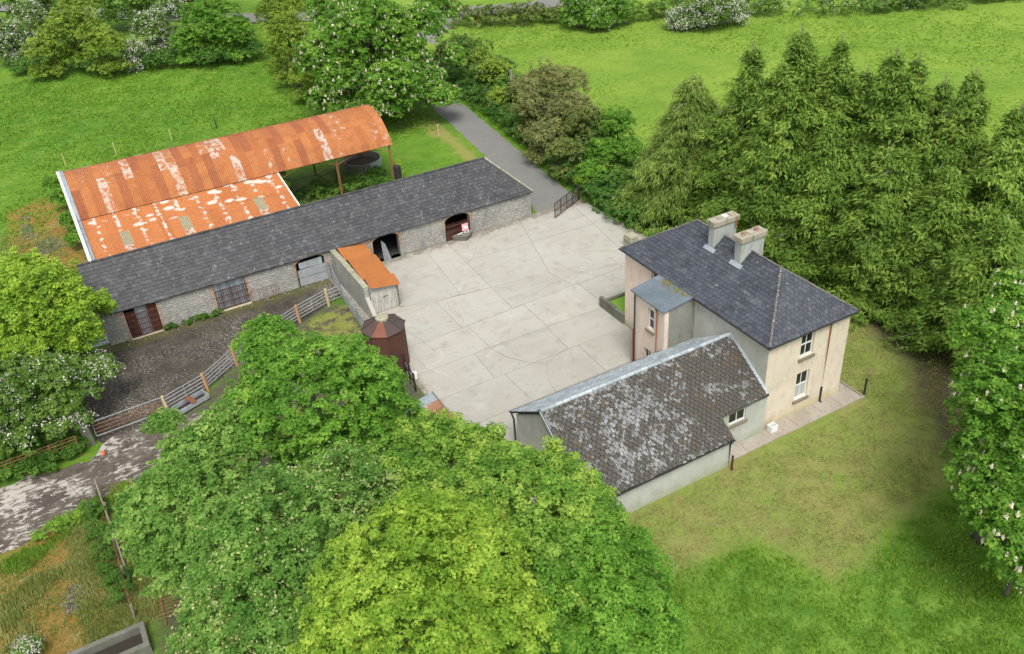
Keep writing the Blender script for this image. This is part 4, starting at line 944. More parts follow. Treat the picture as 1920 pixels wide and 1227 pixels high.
grille(barn, -4.62, -2.5, .03, 1.35, 31.12, 16, 3, spike=.18)
MB().box((-4.6, 31.2, .03), (-2.5, 31.24, .85)).build('gate_panel', 'iron', barn)
MB().tube([(-14.1, 31.1, .05), (-14.1, 31.1, 1.0)], .06, 6).build('stub_post', 'concrete_old', barn)

# items by the arch
t = thing('pink_sign', 'small pink and white card propped on the grille of the rightmost barn arch', 'sign', (-3.0, 30.95, .9))
MB().hexa([(-3.3, 30.92, .62), (-2.72, 30.92, .60), (-2.72, 30.95, .60), (-3.3, 30.95, .62), (-3.27, 31.03, 1.18), (-2.73, 31.03, 1.2), (-2.73, 31.06, 1.2), (-3.27, 31.06, 1.18)]).build('card', 'pink_sign', t)
MB().box((-3.2, 30.925, .80), (-2.82, 30.945, 1.0)).build('white_panel', 'white_paint', t)
t = thing('stone_trough', 'rough grey stone trough before the rightmost barn arch', 'trough', (-3.4, 30.7, .03))
st = MB().add([(-4.1, 30.95, .04), (-3.3, 30.3, .04), (-2.6, 30.8, .04), (-2.8, 31.0, .04), (-4.25, 31.0, .45), (-3.25, 30.1, .50), (-2.45, 30.75, .55), (-2.7, 31.05, .55), (-3.3, 30.35, .5), (-2.75, 30.75, .5), (-3.0, 30.92, .5), (-3.9, 30.92, .45), (-3.3, 30.6, .3)],
    [(3, 2, 1, 0), (0, 1, 5, 4), (1, 2, 6, 5), (2, 3, 7, 6), (3, 0, 4, 7), (4, 5, 8, 11), (5, 6, 9, 8), (6, 7, 10, 9), (7, 4, 11, 10), (8, 9, 12), (9, 10, 12), (10, 11, 12), (11, 8, 12)]).build('trough_body', 'concrete_old', t)
mb = MB()
for i in range(9):
    x = random.uniform(-3.9, -2.7); s_ = random.uniform(.05, .1); mb.tube([(x, 30.8+random.uniform(-.12, .1), .52), (x, 30.8, .52+s_)], [s_, s_*.5], 6)
mb.build('stones', 'lichen_white', t)
# leaning rusty gate frame on the barn wall
t = thing('leaning_gate', 'rusty bent gate frame leaning on the barn wall right of the middle grille', 'gate', (-19.6, 31.0, 0))
mb = MB().tube([(-20.7, 30.95, .1), (-20.65, 31.02, 1.0), (-18.8, 31.05, .95), (-18.62, 31.0, .8), (-18.7, 30.95, .1), (-20.7, 30.95, .1)], .022, 6)
mb.build('frame', 'iron_rusty', t)
for x in (-20.1, -19.5, -19.1): MB().tube([(x, 30.93, .1), (x, 31.0, .97)], .014, 5).build('bar', 'iron_rusty', t)
MB().tube([(-20.7, 30.97, .5), (-18.65, 30.97, .46)], .014, 5).build('bar', 'iron_rusty', t)

# ------------------------------------------------------------------ hay barn
hay = thing('hay_barn', 'open round roofed hay barn with rusty orange corrugated sheets and a lean-to', 'hay barn', (-17, 45, 0))
HX0, HX1 = -29.75, -3.55; CY, RAD, CZ = 47.5, 4.58, 1.82
def hz(a): return .0145*(-3.6-a)
A0 = math.asin(4/RAD)
def arc(a, th, r=RAD): return Vector((a, CY+math.sin(th)*r, CZ+math.cos(th)*r+hz(a)))
rowsN = [(-A0, -A0/3), (-A0/3, A0/3), (A0/3, A0)]
ncol = 38; wcol = (HX1-HX0)/ncol
worn = {(3, 0), (2, 2), (6, 1), (8, 2), (11, 0), (10, 1), (16, 1), (18, 0), (17, 1), (29, 0)}
part_ = {(4, 1), (11, 1), (12, 2), (22, 0), (36, 0), (37, 0), (31, 0), (32, 1), (1, 1), (5, 2), (15, 1), (32, 2), (31, 1), (24, 0)}
dark_ = {(0, 0), (7, 1), (26, 0), (27, 1), (19, 1), (24, 1), (13, 0), (20, 1), (30, 1), (23, 0)}
for c in range(ncol):
    a0, a1 = HX0+c*wcol, HX0+(c+1)*wcol
    for r_, (t0, t1) in enumerate(rowsN):
        off = .0 if c % 2 else .16
        t0_ = t0 if r_ == 0 else t0-off; t1_ = t1 if r_ == 2 else t1-off
        lift = .0+.012*r_+.006*(c % 2)
        if r_ == 0: t0_ -= .0
        vs = []; n = 5
        for k in range(n+1):
            th = t0_-(.01 if r_ else 0)+(t1_-t0_+.01)*k/n
            for a in (a0-.012, a1+.012): vs.append(arc(a, th, RAD+lift))
            for a in (a0-.012, a1+.012): vs.append(arc(a, th, RAD+lift-.008))
        fs = []
        for k in range(n):
            b0 = 4*k; fs += [(b0, b0+1, b0+5, b0+4), (b0+2, b0+6, b0+7, b0+3), (b0, b0+4, b0+6, b0+2), (b0+1, b0+3, b0+7, b0+5)]
        mt = 'rust_worn' if (c, r_) in worn else 'rust_part' if (c, r_) in part_ else 'rust_dark' if (c, r_) in dark_ or random.random() < .06 else 'rust_sheet'
        MB().add(vs, fs).build('roof_sheet', mt, hay)
# lean-to
LX0, LX1 = -29.75, -14.1; nl = 21; wl_ = (LX1-LX0)/nl
for c in range(nl):
    a0, a1 = LX0+c*wl_, LX0+(c+1)*wl_
    for r_, (y0_, y1_) in enumerate(((37.2, 41.0), (40.85, 43.75))):
        zz = lambda y, a: 2.72+hz(a)+(y-37.2)*.195
        l = .012*r_+.006*(c % 2)
        mt = 'lean_sheet'
        sky_l = (r_ == 0 and c in (3, 9, 17))
        if sky_l:
            ya, yb = 39.1, 40.9
            for (p_, q_, m_) in ((y0_, ya, 'rust_worn'), (ya, yb, 'skylight'), (yb, y1_, 'lean_sheet')):
                MB().hexa([(a0, p_, zz(p_, a0)+l), (a1, p_, zz(p_, a1)+l), (a1, q_, zz(q_, a1)+l), (a0, q_, zz(q_, a0)+l), (a0, p_, zz(p_, a0)+l+.01), (a1, p_, zz(p_, a1)+l+.01), (a1, q_, zz(q_, a1)+l+.01), (a0, q_, zz(q_, a0)+l+.01)]).build('skylight_sheet' if m_ == 'skylight' else 'roof_sheet', m_, hay)
            continue
        MB().hexa([(a0-.01, y0_, zz(y0_, a0)+l), (a1+.01, y0_, zz(y0_, a1)+l), (a1+.01, y1_, zz(y1_, a1)+l), (a0-.01, y1_, zz(y1_, a0)+l), (a0-.01, y0_, zz(y0_, a0)+l+.01), (a1+.01, y0_, zz(y0_, a1)+l+.01), (a1+.01, y1_, zz(y1_, a1)+l+.01), (a0-.01, y1_, zz(y1_, a0)+l+.01)]).build('roof_sheet', mt, hay)
MB().prism([(LX1+.01, 37.2, 2.62+hz(LX1)), (LX1+.01, 43.75, 3.9+hz(LX1)), (LX1+.01, 43.75, 4.04+hz(LX1)), (LX1+.01, 37.2, 2.78+hz(LX1))], (.12, 0, 0)).build('verge_trim', 'cream_coping', hay)
# back lean-to strip on the left half
MB().hexa([(-29.7, 53.0, 3.6), (-16.5, 53.0, 3.4), (-16.5, 51.3, 4.1), (-29.7, 51.3, 4.3), (-29.7, 53.0, 3.62), (-16.5, 53.0, 3.42), (-16.5, 51.3, 4.14), (-29.7, 51.3, 4.34)]).build('rear_roof', 'rust_sheet', hay)
# left gable wall with blue-grey flashing
gp = [(HX0-.28, 37.2, 0), (HX0-.28, 52.4, 0), (HX0-.28, 52.4, 4.9), (HX0-.28, 50.2, 6.15), (HX0-.28, 43.6, 4.95), (HX0-.28, 37.2, 3.42)]
MB().prism(gp, (-.16, 0, 0)).build('gable_wall', 'render_white', hay)
for (ya, za), (yb, zb) in zip(((37.2, 3.43), (43.6, 4.96), (50.2, 6.16)), ((43.6, 4.96), (50.2, 6.16), (52.4, 4.91))):
    MB().hexa([(HX0-.47, ya, za), (HX0-.25, ya, za), (HX0-.25, yb, zb), (HX0-.47, yb, zb), (HX0-.47, ya, za+.06), (HX0-.25, ya, za+.06), (HX0-.25, yb, zb+.06), (HX0-.47, yb, zb+.06)]).build('coping', 'cream_coping', hay)
mb = MB(); prev = None
prof = [(37.2, 2.84+hz(HX0)), (40.5, 3.44+hz(HX0)), (43.6, 4.1+hz(HX0))]+[(CY+math.sin(t)*(RAD+.05), CZ+math.cos(t)*(RAD+.05)+hz(HX0)) for t in np.linspace(-A0, A0, 9)]
for (ya, za), (yb, zb) in zip(prof[:-1], prof[1:]):
    mb.add([(HX0-.275, ya, za+.14), (HX0+.02, ya, za+.03), (HX0+.02, yb, zb+.03), (HX0-.275, yb, zb+.14)], [(0, 1, 2, 3)])
mb.build('valley_flashing', 'flashing', hay)
# frame
posts = [(-3.75, 43.75), (-8.75, 43.75), (-13.8, 43.75), (-3.75, 51.2), (-8.75, 51.2), (-13.8, 51.2), (-19, 51.2), (-24, 51.2), (-19, 43.75), (-24, 43.75)]
for x, y in posts:
    mb = MB().beam((x, y, -.1), (x, y, 4.2+hz(x)), .14, .10); mb.beam((x-.06, y, -.1), (x-.06, y, 4.2+hz(x)), .02, .14); mb.build('steel_post', 'iron_rusty', hay)
for x in (-3.75, -8.75, -13.8, -19, -24):
    mb = MB()
    for k in range(12):
        t0, t1 = -A0+2*A0*k/12, -A0+2*A0*(k+1)/12; mb.beam(arc(x, t0, RAD-.12), arc(x, t1, RAD-.12), .06, .08, up=(1, 0, 0))
    mb.beam((x, 43.75, 4.05+hz(x)), (x, 51.2, 4.05+hz(x)), .05); mb.build('arch_truss', 'iron_rusty', hay)
for y, zz in ((43.7, 4.02), (51.25, 4.02)):
    MB().beam((-3.7, y, zz+hz(-3.7)), (-29.6, y, zz+hz(-29.6)), .08, .12).build('eave_beam', 'iron_rusty', hay)
for xa, xb in ((-3.75, -8.75), (-8.75, -13.8)):
    mb = MB(); pts = []
    for k in range(9):
        t = k/8; pts.append((xa+(xb-xa)*t, 43.75, 3.95+hz(xa)-.75*(abs(t-.5)*2)**2*.8))
    mb.tube(pts, .03, 5); mb.build('brace', 'iron_rusty', hay)
MB().prism([(HX0+.3, 37.3, 0), (LX1-.1, 37.3, 0), (LX1-.1, 37.3, 2.6), (HX0+.3, 37.3, 2.85)], (0, .1, 0)).build('side_sheeting', 'zinc_corr', hay)
MB().box((LX1-.15, 37.4, 0), (LX1-.05, 43.6, 2.6)).build('side_wall', 'render_dark', hay)
MB().prism([(HX0+.3, 51.35, 0), (-14.2, 51.35, 0), (-14.2, 51.35, 4.1), (HX0+.3, 51.35, 4.3)], (0, .1, 0)).build('side_sheeting', 'iron', hay)
# concrete-filled barrel round the corner post with ivy
t = thing('black_pipe', 'black plastic pipe standing round the corner post of the hay barn', 'pipe', (-3.5, 43.7, 0))
MB().tube([(-3.4, 43.55, 0), (-3.4, 43.55, 1.95)], .33, 16).tube([(-3.4, 43.55, 1.95), (-3.4, 43.55, 2.0)], [.33, .2], 16).build('pipe_body', 'iron_black', t)
# tank ring under the roof
t = thing('round_tank', 'round open concrete tank with a pale panel behind the hay barn post', 'tank', (-4.4, 49.9, 0))
mb = MB(); n = 28; c0 = Vector((-4.45, 49.9, 0)); R0 = 1.85
for k in range(n):
    t0, t1 = 2*math.pi*k/n, 2*math.pi*(k+1)/n
    p = [(c0.x+math.cos(q)*r, c0.y+math.sin(q)*r) for q, r in ((t0, R0), (t1, R0), (t1, R0-.12), (t0, R0-.12))]
    mb.hexa([(x, y, 0) for x, y in p]+[(x, y, .85) for x, y in p])
mb.build('ring', 'concrete_old', t)
mb = MB()
for k in range(5):
    t0, t1 = -1.5+k*.2, -1.5+(k+1)*.2
    p = [(c0.x+math.cos(q)*r, c0.y+math.sin(q)*r) for q, r in ((t0, R0+.03), (t1, R0+.03), (t1, R0+.003), (t0, R0+.003))]
    mb.hexa([(x, y, .12) for x, y in p]+[(x, y, .9) for x, y in p])
mb.build('pale_panel', 'lead', t)
MB().tube([(c0.x, c0.y, 0), (c0.x, c0.y, .25)], R0-.13, 24).build('soil', 'wood_dark', t)
t = thing('timber_pole', 'long weathered pole lying on the weeds beside the lean-to of the hay barn', 'pole', (-11, 39.6, .5))
MB().tube([(-13.8, 40.0, 1.0), (-9.9, 38.2, 1.0)], .09, 7).build('pole_shaft', 'wood_grey', t)
MB().tube([(-13.6, 39.2, .7), (-10.6, 37.9, .75)], .06, 7).build('branch_stub', 'wood_grey', t)

# ------------------------------------------------------------------ small shed with orange roof
shed = thing('small_shed', 'narrow shed with bright orange rusty roof and weathered white plank door in the yard', 'shed', (-12.8, 27.5, 0))
MB().box((-14.25, 24.25, 0), (-13.9, 31.12, 2.25)).build('side_wall', 'stone', shed, bevel=.03)
mb = MB()
for i in range(14):
    y = 24.27+i*.49; mb.box((-14.27+random.uniform(-.02, .02), y, 2.25), (-13.86, y+.47, 2.36+random.uniform(0, .06)))
setp(mb.build('coping_stones', 'cap_concrete', shed), kind='stuff')
MB().box((-11.95, 24.3, 0), (-11.75, 31.12, 1.88)).build('side_wall', 'render_grey', shed)
# front: planks
front = MB().prism([(-13.86, 24.32, .0), (-11.96, 24.32, .0), (-11.96, 24.32, 1.86), (-13.86, 24.32, 1.9)], (0, .05, 0)).build('door_backing', 'wood_dark', shed)
for i in range(13):
    x = -13.84+i*.143; tlt = random.uniform(-.01, .01)
    MB().hexa([(x, 24.27, .06+random.uniform(0, .05)), (x+.136, 24.27, .06+random.uniform(0, .05)), (x+.136, 24.30, .06), (x, 24.30, .06), (x+tlt, 24.27, 1.84), (x+.136+tlt, 24.27, 1.84), (x+.136+tlt, 24.30, 1.84), (x+tlt, 24.30, 1.84)]).build('plank', 'shed_door', shed)
MB().beam((-13.0, 24.25, 1.18), (-12.55, 24.24, 1.25), .02, .06).build('bolt', 'iron_rusty', shed)
MB().prism([(-13.88, 24.22, 1.84), (-11.8, 24.22, 1.80), (-11.8, 24.22, 1.94), (-13.88, 24.22, 2.32)], (0, .04, 0)).build('fascia', 'zinc_corr', shed)
MB().beam((-11.8, 24.24, 0), (-11.8, 24.24, 1.86), .09).build('corner_post', 'concrete_old', shed)
ys_ = [24.0, 25.55, 29.0, 31.16]
for i in range(3):
    ya, yb = ys_[i]-(.1 if i else 0), ys_[i+1]; l = .012*i
    MB().hexa([(-13.84, ya, 2.30+l), (-11.62, ya, 1.92+l), (-11.45, yb, 2.0+l), (-13.70, yb, 2.36+l), (-13.84, ya, 2.315+l), (-11.62, ya, 1.935+l), (-11.45, yb, 2.015+l), (-13.70, yb, 2.375+l)]).build('roof_sheet', 'shed_rust', shed)
MB().box((-11.85, 24.0, .03), (-11.6, 24.2, .2)).build('foot_block', 'cap_concrete', shed, bevel=.03)
t = thing('sloping_wall_cap', 'pale sloped concrete buttress at the near end of the shed wall', 'buttress', (-14.0, 23.9, 0))
MB().hexa([(-14.25, 22.9, 0), (-13.95, 22.9, 0), (-13.95, 24.24, 0), (-14.25, 24.24, 0), (-14.25, 22.9, .35), (-13.95, 22.9, .35), (-13.95, 24.24, 1.6), (-14.25, 24.24, 1.6)]).build('buttress_body', 'concrete', t)
# rusty octagonal meal bin
bn = thing('meal_bin', 'tall eight sided rusty metal bin with a shallow pointed roof beside the yard', 'bin', (-15.4, 17.8, 0))
cx, cy, rb2, ez_ = -15.38, 17.75, 1.36, 3.2
pts8 = [(cx+math.cos(math.radians(22.5+12+45*k))*rb2, cy+math.sin(math.radians(22.5+12+45*k))*rb2) for k in range(8)]
for k in range(8):
    p, q = pts8[k], pts8[(k+1) % 8]; c_ = lambda s_, w: (cx+(w[0]-cx)*s_, cy+(w[1]-cy)*s_)
    pi, qi = c_(.97, p), c_(.97, q)
    MB().hexa([(*p, 0), (*q, 0), (*qi, 0), (*pi, 0), (*p, ez_), (*q, ez_), (*qi, ez_), (*pi, ez_)]).build('wall_panel', 'bin_rust', bn)
    pe, qe = c_(1.06, p), c_(1.06, q); pt, qt = c_(.3, p), c_(.3, q)
    MB().hexa([(*pe, ez_-.03), (*qe, ez_-.03), (*qt, ez_+.52), (*pt, ez_+.52), (*pe, ez_+.0), (*qe, ez_+.0), (*qt, ez_+.55), (*pt, ez_+.55)]).build('roof_panel', 'bin_roof_orange' if k in (4,) else 'bin_roof', bn)
    MB().beam((*pe, ez_+.02), (*pt, ez_+.57), .05).build('roof_seam', 'bin_roof', bn)
MB().tube([(cx, cy, ez_+.5), (cx, cy, ez_+.66), (cx, cy, ez_+.70)], [.42, .42, .3], 14).build('lid', 'cap_concrete', bn)
# planks and post at the yard edge
t = thing('board_fence', 'short dark board fence with an upright rail at the near side of the rusty bin', 'fence', (-14.9, 15.2, 0))
for i, y in enumerate((16.25, 15.3, 14.4)): MB().beam((-14.86-.1*i, y, 0), (-14.86-.1*i, y, 1.7-.15*i), .11).build('post', 'wood_dark', t)
for i in range(4): MB().beam((-14.84, 16.2, .3+.36*i), (-15.06, 14.4, .2+.33*i), .03, .14).build('board', 'wood_dark' if i % 2 else 'wood_grey', t)
t = thing('standpipe', 'small white yard tap box beside the dark board fence', 'tap', (-14.4, 15.6, 0))
MB().box((-14.62, 15.5, 0), (-14.4, 15.8, .5)).build('box_body', 'white_paint', t); MB().tube([(-14.5, 15.65, .5), (-14.5, 15.65, .8), (-14.35, 15.65, .82)], .025, 6).build('spout', 'zinc', t)
# low corrugated roof by the trees
t = thing('low_lean_to', 'low rusty corrugated lean-to roof between the sycamores and the yard', 'lean-to', (-15.6, 9.8, 0))
MB().box((-15.05, 6.5, 0), (-14.85, 12.0, 1.15)).build('block_wall', 'concrete_old', t)
for i in range(7):
    y = 12.1-i*.8
    MB().hexa([(-17.0, y-.82, .98), (-14.8, y-.82, 1.26), (-14.8, y, 1.26), (-17.0, y, .98), (-17.0, y-.82, 1.0), (-14.8, y-.82, 1.28), (-14.8, y, 1.285), (-17.0, y, 1.0)]).build('roof_sheet', 'low_roof' if i else 'lead', t)
mb = MB().beam((-14.83, 12.15, 1.31), (-14.83, 6.5, 1.31), .08); mb.build('edge_batten', 'wood_grey', t)
t = thing('concrete_step', 'pale loose kerb stone lying on the yard near the gable of the wing', 'kerb stone', (-14.1, 9, 0))
MB().beam((-13.75, 9.6, .09), (-14.35, 8.5, .09), .3, .10).build('kerb_body', 'concrete', t, bevel=.02)

# ------------------------------------------------------------------ rail fences and gates
def rails(parent, a, b, hs, r=.028, mat='zinc_rail', ups=True, name='rail'):
    a, b = Vector(a), Vector(b)
    for h in hs: MB().tube([a+Vector((0, 0, h)), b+Vector((0, 0, h))], r, 6).build(name, mat, parent)
    if ups:
        for t in (0.01, .5, .99):
            p = a.lerp(b, t); MB().beam(p+Vector((0, 0, hs[0])), p+Vector((0, 0, hs[-1])), r*1.5).build('upright', mat, parent)
fence = thing('pen_fence', 'galvanised pipe rail fence with orange timber posts round the dirty cattle pen', 'fence', (-21, 25, 0))
P5 = [(-28.9, 20.93), (-26.25, 21.95), (-23.9, 23.75), (-18.65, 26.45), (-16.15, 27.4)]
hs5 = [.32, .58, .84, 1.10, 1.34]
for (p, q) in zip(P5[:-1], P5[1:]): rails(fence, (*p, 0), (*q, 0), hs5[1:] if False else hs5)
for i, p in enumerate(P5):
    MB().beam((p[0]+.07, p[1]-.1, -.1), (p[0]-.05+.02*i, p[1]-.05, 1.46), .14).build('post', 'wood_pale' if i in (0, 4) else 'wood_orange', fence)
fence2 = thing('side_rail_fence', 'galvanised pipe rail fence running beside the mossy shed wall', 'fence', (-15, 26, 0))
rails(fence2, (-14.5, 30.9, 0), (-14.95, 27.6, 0), hs5); rails(fence2, (-14.95, 27.5, 0), (-15.2, 23.6, 0), hs5); rails(fence2, (-15.2, 23.5, 0), (-15.35, 19.4, 0), hs5)
for y, x in ((30.95, -14.5), (27.55, -14.95), (23.55, -15.2), (19.4, -15.35)): MB().beam((x, y, -.1), (x, y, 1.42), .08).build('post', 'concrete_old', fence2)
hur = thing('short_hurdle', 'short four bar galvanised hurdle joining the pen fence to the side fence', 'hurdle', (-15.5, 27.5, 0))
rails(hur, (-16.1, 27.42, 0), (-15.0, 27.55, 0), [.35, .65, .95, 1.22])
gt = thing('pen_gate', 'galvanised five bar field gate closed between the concrete pier and first timber post', 'gate', (-31, 20.8, 0))
mb = MB().tube([(-33.1, 20.72, .38), (-33.1, 20.72, 1.42), (-29.15, 20.86, 1.42), (-29.03, 20.86, 1.3), (-29.03, 20.86, .46), (-29.12, 20.86, .36), (-33.1, 20.72, .36)], .03, 7); mb.build('gate_frame', 'zinc_rail', gt)
for h in (.62, .88, 1.14): MB().tube([(-33.08, 20.72, h), (-29.05, 20.86, h)], .024, 6).build('bar', 'iron_rusty' if h < 1.2 else 'zinc_rail', gt)
pier = thing('gate_pier', 'leaning grey concrete gate pier with ivy at the end of the field gate', 'pier', (-33.6, 20.65, 0))
MB().hexa([(-33.75, 20.45, -.1), (-33.25, 20.45, -.1), (-33.25, 20.75, -.1), (-33.75, 20.75, -.1), (-33.85, 20.5, 1.55), (-33.35, 20.5, 1.62), (-33.35, 20.8, 1.62), (-33.85, 20.8, 1.55)]).build('pier_body', 'concrete_old', pier, bevel=.03)
rg_ = thing('rusty_rail_fence', 'old rusty rail fence half buried in ivy left of the concrete gate pier', 'fence', (-37, 20, 0))
rails(rg_, (-42, 19.75, 0), (-34.1, 20.0, 0), [.4, .65, .9, 1.15, 1.35], .022, 'iron_rusty', ups=False)
for x in (-34.15, -35.6, -37.2, -38.9, -40.6): MB().beam((x, 19.9, -.1), (x, 19.9, 1.4), .07).build('post', 'iron_rusty', rg_)
# yard gate
yg = thing('yard_gate', 'black iron entrance gate standing open at the top corner of the yard', 'gate', (6.3, 30.3, 0))
ga, gb = Vector((4.55, 29.45, 0)), Vector((7.95, 31.15, 0))
mb = MB()
for h in (.12, .7, 1.4): mb.beam(ga+Vector((0, 0, h)), gb+Vector((0, 0, h)), .04, .05)
for t in (.0, .25, .5, .75, 1.0): mb.beam(ga.lerp(gb, t)+Vector((0, 0, .1)), ga.lerp(gb, t)+Vector((0, 0, 1.42)), .05)
mb.build('gate_frame', 'iron_black', yg)
for i in range(30):
    p = ga.lerp(gb, (i+.5)/30); MB().beam(p+Vector((0, 0, .12)), p+Vector((0, 0, 1.4)), .016).build('bar', 'iron', yg)
MB().beam(gb+Vector((.1, .05, 0)), gb+Vector((.1, .05, 1.6)), .12).build('gate_post', 'iron_black', yg)
# feed trough
tr_ = thing('feed_trough', 'galvanised feed trough with a rusty plate across it beside the pen fence', 'trough', (-27.5, 20.95, 0))
tm = Matrix.Translation((-27.45, 20.95, 0)) @ Matrix.Rotation(math.radians(20), 4, 'Z')
def tx(p): return tm @ Vector(p)
def tbox(lo, hi, mat, nm, par=tr_, flare=0):
    x0, y0, z0 = lo; x1, y1, z1 = hi
    MB().hexa([tx(p) for p in ((x0, y0, z0), (x1, y0, z0), (x1, y1, z0), (x0, y1, z0), (x0, y0, z1), (x1, y0, z1), (x1, y1, z1), (x0, y1, z1))]).build(nm, mat, par)
tbox((-1.05, -.36, .12), (1.05, .36, .18), 'wood_dark', 'base'); tbox((-1.08, -.40, .14), (1.08, -.35, .46), 'zinc', 'side'); tbox((-1.08, .35, .14), (1.08, .40, .46), 'zinc', 'side'); tbox((-1.08, -.349, .14), (-1.03, .349, .46), 'zinc', 'end'); tbox((1.03, -.349, .14), (1.08, .349, .46), 'zinc', 'end')
tbox((-.15, -.45, .465), (.2, .42, .50), 'bin_roof_orange', 'cover_plate')
for x in (-.8, .8): tbox((x-.05, -.3, 0), (x+.05, .3, .118), 'zinc', 'foot')
# small corrugated shelter at barn's left end
t = thing('low_shelter', 'small corrugated sheet shelter against the left end of the stone barn', 'shelter', (-31.4, 30.7, 0))
corr = MB(); vs = []; fs = []; n = 14
for i in range(n+1):
    x = -32.1+i*.1; zz = .015*(1 if i % 2 else -1); vs += [(x, 30.2, .85+zz), (x, 31.3, 1.05+zz)]
    if i: fs.append((2*i-2, 2*i, 2*i+1, 2*i-1))
corr.add(vs, fs).build('roof_sheet', 'zinc_corr', t)
for x in (-32.0, -30.85): MB().beam((x, 30.3, -.05), (x, 30.3, .84), .12).build('post', 'concrete_old', t)
# dung pit wall (concrete tank) and wire fence at bottom left
t = thing('concrete_tank', 'open rectangular concrete tank with mossy rim at the lower left corner', 'tank', (-35.2, 4, 0))
for lo, hi in (((-38, 4.45, 0), (-33.3, 4.7, .65)), ((-38, 3.15, 0), (-33.3, 3.4, .65)), ((-33.55, 3.41, 0), (-33.3, 4.44, .65))): MB().box(lo, hi).build('tank_wall', 'concrete_old', t, bevel=.02)
MB().box((-38, 3.41, 0), (-33.56, 4.44, .2)).build('silt', 'wood_dark', t)
wf = thing('wire_fence', 'old wire fence with weathered posts and a fallen grey rail beside the mossy ground', 'fence', (-33.7, 10, 0))
for i, y in enumerate((5.6, 8.4, 11.0, 13.6, 16.0)): MB().beam((-33.7, y, -.1), (-33.62+.04*(i % 2), y, 1.0), .10).build('post', 'wood_grey', wf)
for h in (.35, .65, .95): MB().tube([(-33.66, 5.6, h), (-33.66, 10.5, h-.03), (-33.66, 16.0, h)], .008, 4).build('wire', 'iron_rusty', wf)
MB().tube([(-33.75, 16.0, .9), (-33.6, 12.0, .55), (-33.45, 8.2, .2)], .045, 6).build('rail', 'wood_grey', wf)
t = thing('barred_gate', 'brown barred gate on the ground under the edge of the left sycamore', 'gate', (-31.7, 5.5, 0))
for i in range(7):
    a, b = G(293, 1122+i*7, .15), G(352, 1100+i*7, .35); MB().tube([a, b], .02, 5).build('bar', 'iron_rusty', t)
MB().tube([G(300, 1120, .15), G(312, 1172, .15)], .03, 5).build('stile', 'iron_rusty', t); MB().tube([G(345, 1100, .3), G(356, 1146, .3)], .03, 5).build('stile', 'iron_rusty', t)
t = setp(MB().tube([(-33.05, 19.2, .02), (-33.0, 19.25, .2), (-33.0, 19.25, .24)], [.1, .07, .03], 8).build('orange_bucket', 'orange_plastic'), 'tiny orange plastic scrap on the muddy track by the gate', 'scrap')
# field marker posts behind the hay barn and by the lane
for i, (p, lab) in enumerate((((-13.6, 69.5), 'thin dark field post nearest the chestnut tree behind the hay barn'), ((-18.5, 68.9), 'thin pale field post behind the middle of the hay barn'), ((-24.2, 68.8), 'thin pale field post behind the left part of the hay barn'), ((-29.1, 69.1), 'leftmost thin field post behind the hay barn gable'))):
    post('field_post', lab, (*p, 0), 1.3, .09, 'wood_pale' if i else 'wood_dark', 'posts of the field boundary behind the hay barn')
post('lane_post', 'short pale post on the dry verge beside the lane', (4.9, 52.5, 0), 1.2, .1, 'wood_pale')
post('utility_post', 'grey wooden utility stub post rising from the hedge beside the lane', (15.1, 55.1, 0), 4.0, .2, 'bark_pale')

# ------------------------------------------------------------------ foliage
def unit(v): return v/np.maximum(np.linalg.norm(v, axis=1, keepdims=True), 1e-9)
def sph(n): return unit(rng.normal(size=(n, 3)))
def leaf_cards(C_, Nn, size, tone, aspect=.8, fold=.25, direc=None):
    """one small tapering leaf blade per triangle"""
    n = len(C_); Nn = unit(Nn)
    t = direc if direc is not None else rng.normal(size=(n, 3))
    t = unit(t-(t*Nn).sum(1, keepdims=True)*Nn); b = np.cross(Nn, t); s_ = (size*rng.uniform(.65, 1.3, n))[:, None]
    V = np.stack([C_-t*s_*.38+b*s_*.56*aspect, C_-t*s_*.42-b*s_*.52*aspect, C_+t*s_*.66+Nn*s_*fold*.4], 1).reshape(-1, 3)
    Fq = np.arange(3*n).reshape(n, 3)
    return V, Fq, tone
def crown_pts(ell, mound=.30, k_m=1.0, bot=-.35):
    """ell: list of (cx,cy,cz,rh,rv) ellipsoids -> billows on their upper surface (centre, radius)"""
    out = []
    for (x, y, z, rh, rv) in ell:
        mr = mound*(rh+rv)/2*.9+.12; n = int(k_m*2.1*(rh*rh+rh*rv*1.5)/(mr*mr)*.62)+3
        i = np.arange(n)+rng.uniform(0, 1, n)*.8; ph = i*2.39996; cz = 1-(1-bot)*i/n; r_ = np.sqrt(np.clip(1-cz*cz, 0, 1))
        d = np.stack([r_*np.cos(ph), r_*np.sin(ph), cz], 1)
        mrs = mr*rng.uniform(.50, 1.35, n)
        P_ = np.array([x, y, z])+d*(np.array([rh, rh, rv])*rng.uniform(.90, 1.06, n)[:, None]-(mrs*.8+.18)[:, None]).clip(.05)
        keep = rng.uniform(0, 1, n) < .90
        for (x2, y2, z2, h2, v2) in ell:
            if (x2, y2, z2) == (x, y, z): continue
            q = ((P_-np.array([x2, y2, z2]))/np.array([h2, h2, v2])); keep &= (q*q).sum(1) > .30
        out.append(np.column_stack([P_, mrs])[keep])
        di = sph(7); di[:, 2] = np.abs(di[:, 2]); out.append(np.column_stack([np.array([x, y, z])+di*np.array([rh, rh, rv])*.42, np.full(7, mr*.9)]))
    return np.vstack(out)
